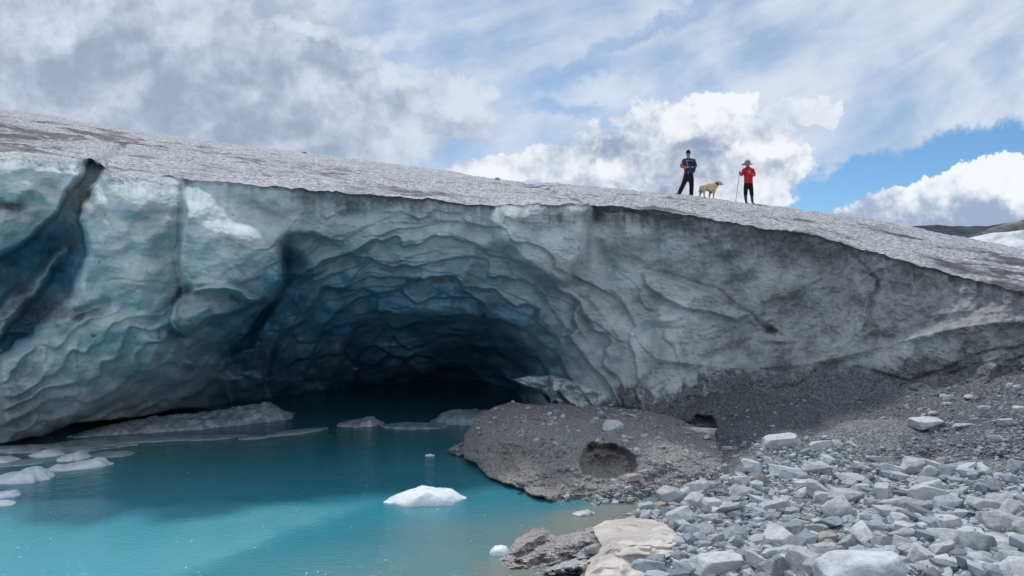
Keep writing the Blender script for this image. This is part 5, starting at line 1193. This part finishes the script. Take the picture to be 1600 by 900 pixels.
    skin('grip', [tuple(a) + (.022, .02), tuple(k) + (.018,), tuple(k2) + (.017,)], [(0, 1), (1, 2)], 0, 1, black, pole)
    lathe('basket', [(.001, .006), (.035, .004), (.035, -.002), (.001, -.004)], dark, pole, c=a * .05 + b_ * .95, n=16)
    # ---- dog
    Y = 29.3; s = Y / F; X0, Y0 = 1108.0, 312.0
    cream = simple('cream_fur', (0.56, 0.44, 0.28), .9, .25, 9); collar = simple('collar', (.05, .035, .03), .6)
    dog = bpy.data.objects.new('dog', None); COL.objects.link(dog); dog.location = tuple(at(X0, Y0, Y)); tag(dog, 'cream dog with a dark collar standing sideways between the two people', 'dog')
    J = [P(1098.5, 292.5) + (.13, .14), P(1104, 292.6) + (.12, .13), P(1110.5, 293.4) + (.135, .165), P(1115.5, 292.5) + (.13, .16), P(1118.6, 288.8) + (.105, .12), P(1121.0, 286.0) + (.085, .095), P(1123.3, 284.9) + (.09, .092), P(1125.6, 286.8) + (.07, .065), P(1128.8, 288.4) + (.052, .050)]
    E = [(i, i + 1) for i in range(8)]
    for (dy, pts) in ((-.085, [(1097.6, 296.8, .085), (1099.3, 301, .052), (1099.0, 304.6, .034), (1101.5, 310.4, .026), (1102.8, 311.4, .028)]), (.085, [(1096.6, 296.8, .085), (1095.8, 301, .05), (1094.0, 304, .034), (1095.4, 309.3, .026), (1096.8, 310.2, .028)])):
        chain(J, E, 0, [P(a_, b2, dy) + (r_,) for a_, b2, r_ in pts])
    for (dy, pts) in ((-.08, [(1115.0, 298.5, .068), (1114.2, 303, .042), (1114.0, 307.5, .032), (1114.4, 311.9, .026), (1116.0, 312.8, .028)]), (.08, [(1111.5, 298.5, .068), (1109.8, 303, .042), (1109.2, 307.5, .032), (1109.2, 311.4, .026), (1110.6, 312.2, .028)])):
        chain(J, E, 3, [P(a_, b2, dy) + (r_,) for a_, b2, r_ in pts])
    chain(J, E, 0, [P(1095.2, 292.5) + (.06,), P(1093.4, 296.5) + (.035,), P(1092.2, 299.5) + (.04,), P(1091.0, 300.6) + (.022,)])
    body = skin('body', J, E, 2, 2, cream, dog)
    for dy in (-.07, .07): ellipsoid('ear', P(1121.6, 285.2, dy * 1.25), (.045, .018, .06), cream, body, rot=(0, .5, 0), lvl=2)
    ellipsoid('nose', P(1129.9, 287.9), (.022, .024, .02), dark, body, lvl=2); ellipsoid('eye', P(1125.0, 285.2, -.075), (.01, .01, .01), dark, body, lvl=2)
    lathe('collar', [(.104, .03), (.112, .0), (.104, -.03)], collar, dog, c=P(1119.8, 287.5), tilt=(0, .85), sq=(.9, 1.05))
# ------------------------------------------------------------------ build
G_MAT = mat_gravel('rubble_ground', (0.07, 0.075, 0.08), (0.30, 0.31, 0.32), 26, 0.03, 0.6)
build_ground(G_MAT)
build_water(mat_water())
build_far()
build_glacier(mat_glacier())
D_MAT = mat_gravel('debris', (0.055, 0.06, 0.07), (0.20, 0.205, 0.215), 30, 0.035, 0.5)
build_debris(D_MAT)
V, Fq = relief(B_OUT, block_depth, 190, 620, bulge=0.35, thick=2.2, rough=2.2, seed=50, centre=(930, 712))
tag(obj('ice_block', mesh_np('ice_block', V, Fq), mat_gravel('gravelly_ice', (0.14, 0.133, 0.13), (0.47, 0.445, 0.42), 46, 0.022, 0.6)), 'big gravel-covered ice block with an oval hollow at the edge of the water', 'ice block')
build_floes()
build_chips()
build_stones()
build_scatter()
build_outcrops([o for o in scene.objects if o.name.startswith('stone')][0].data)
build_people()
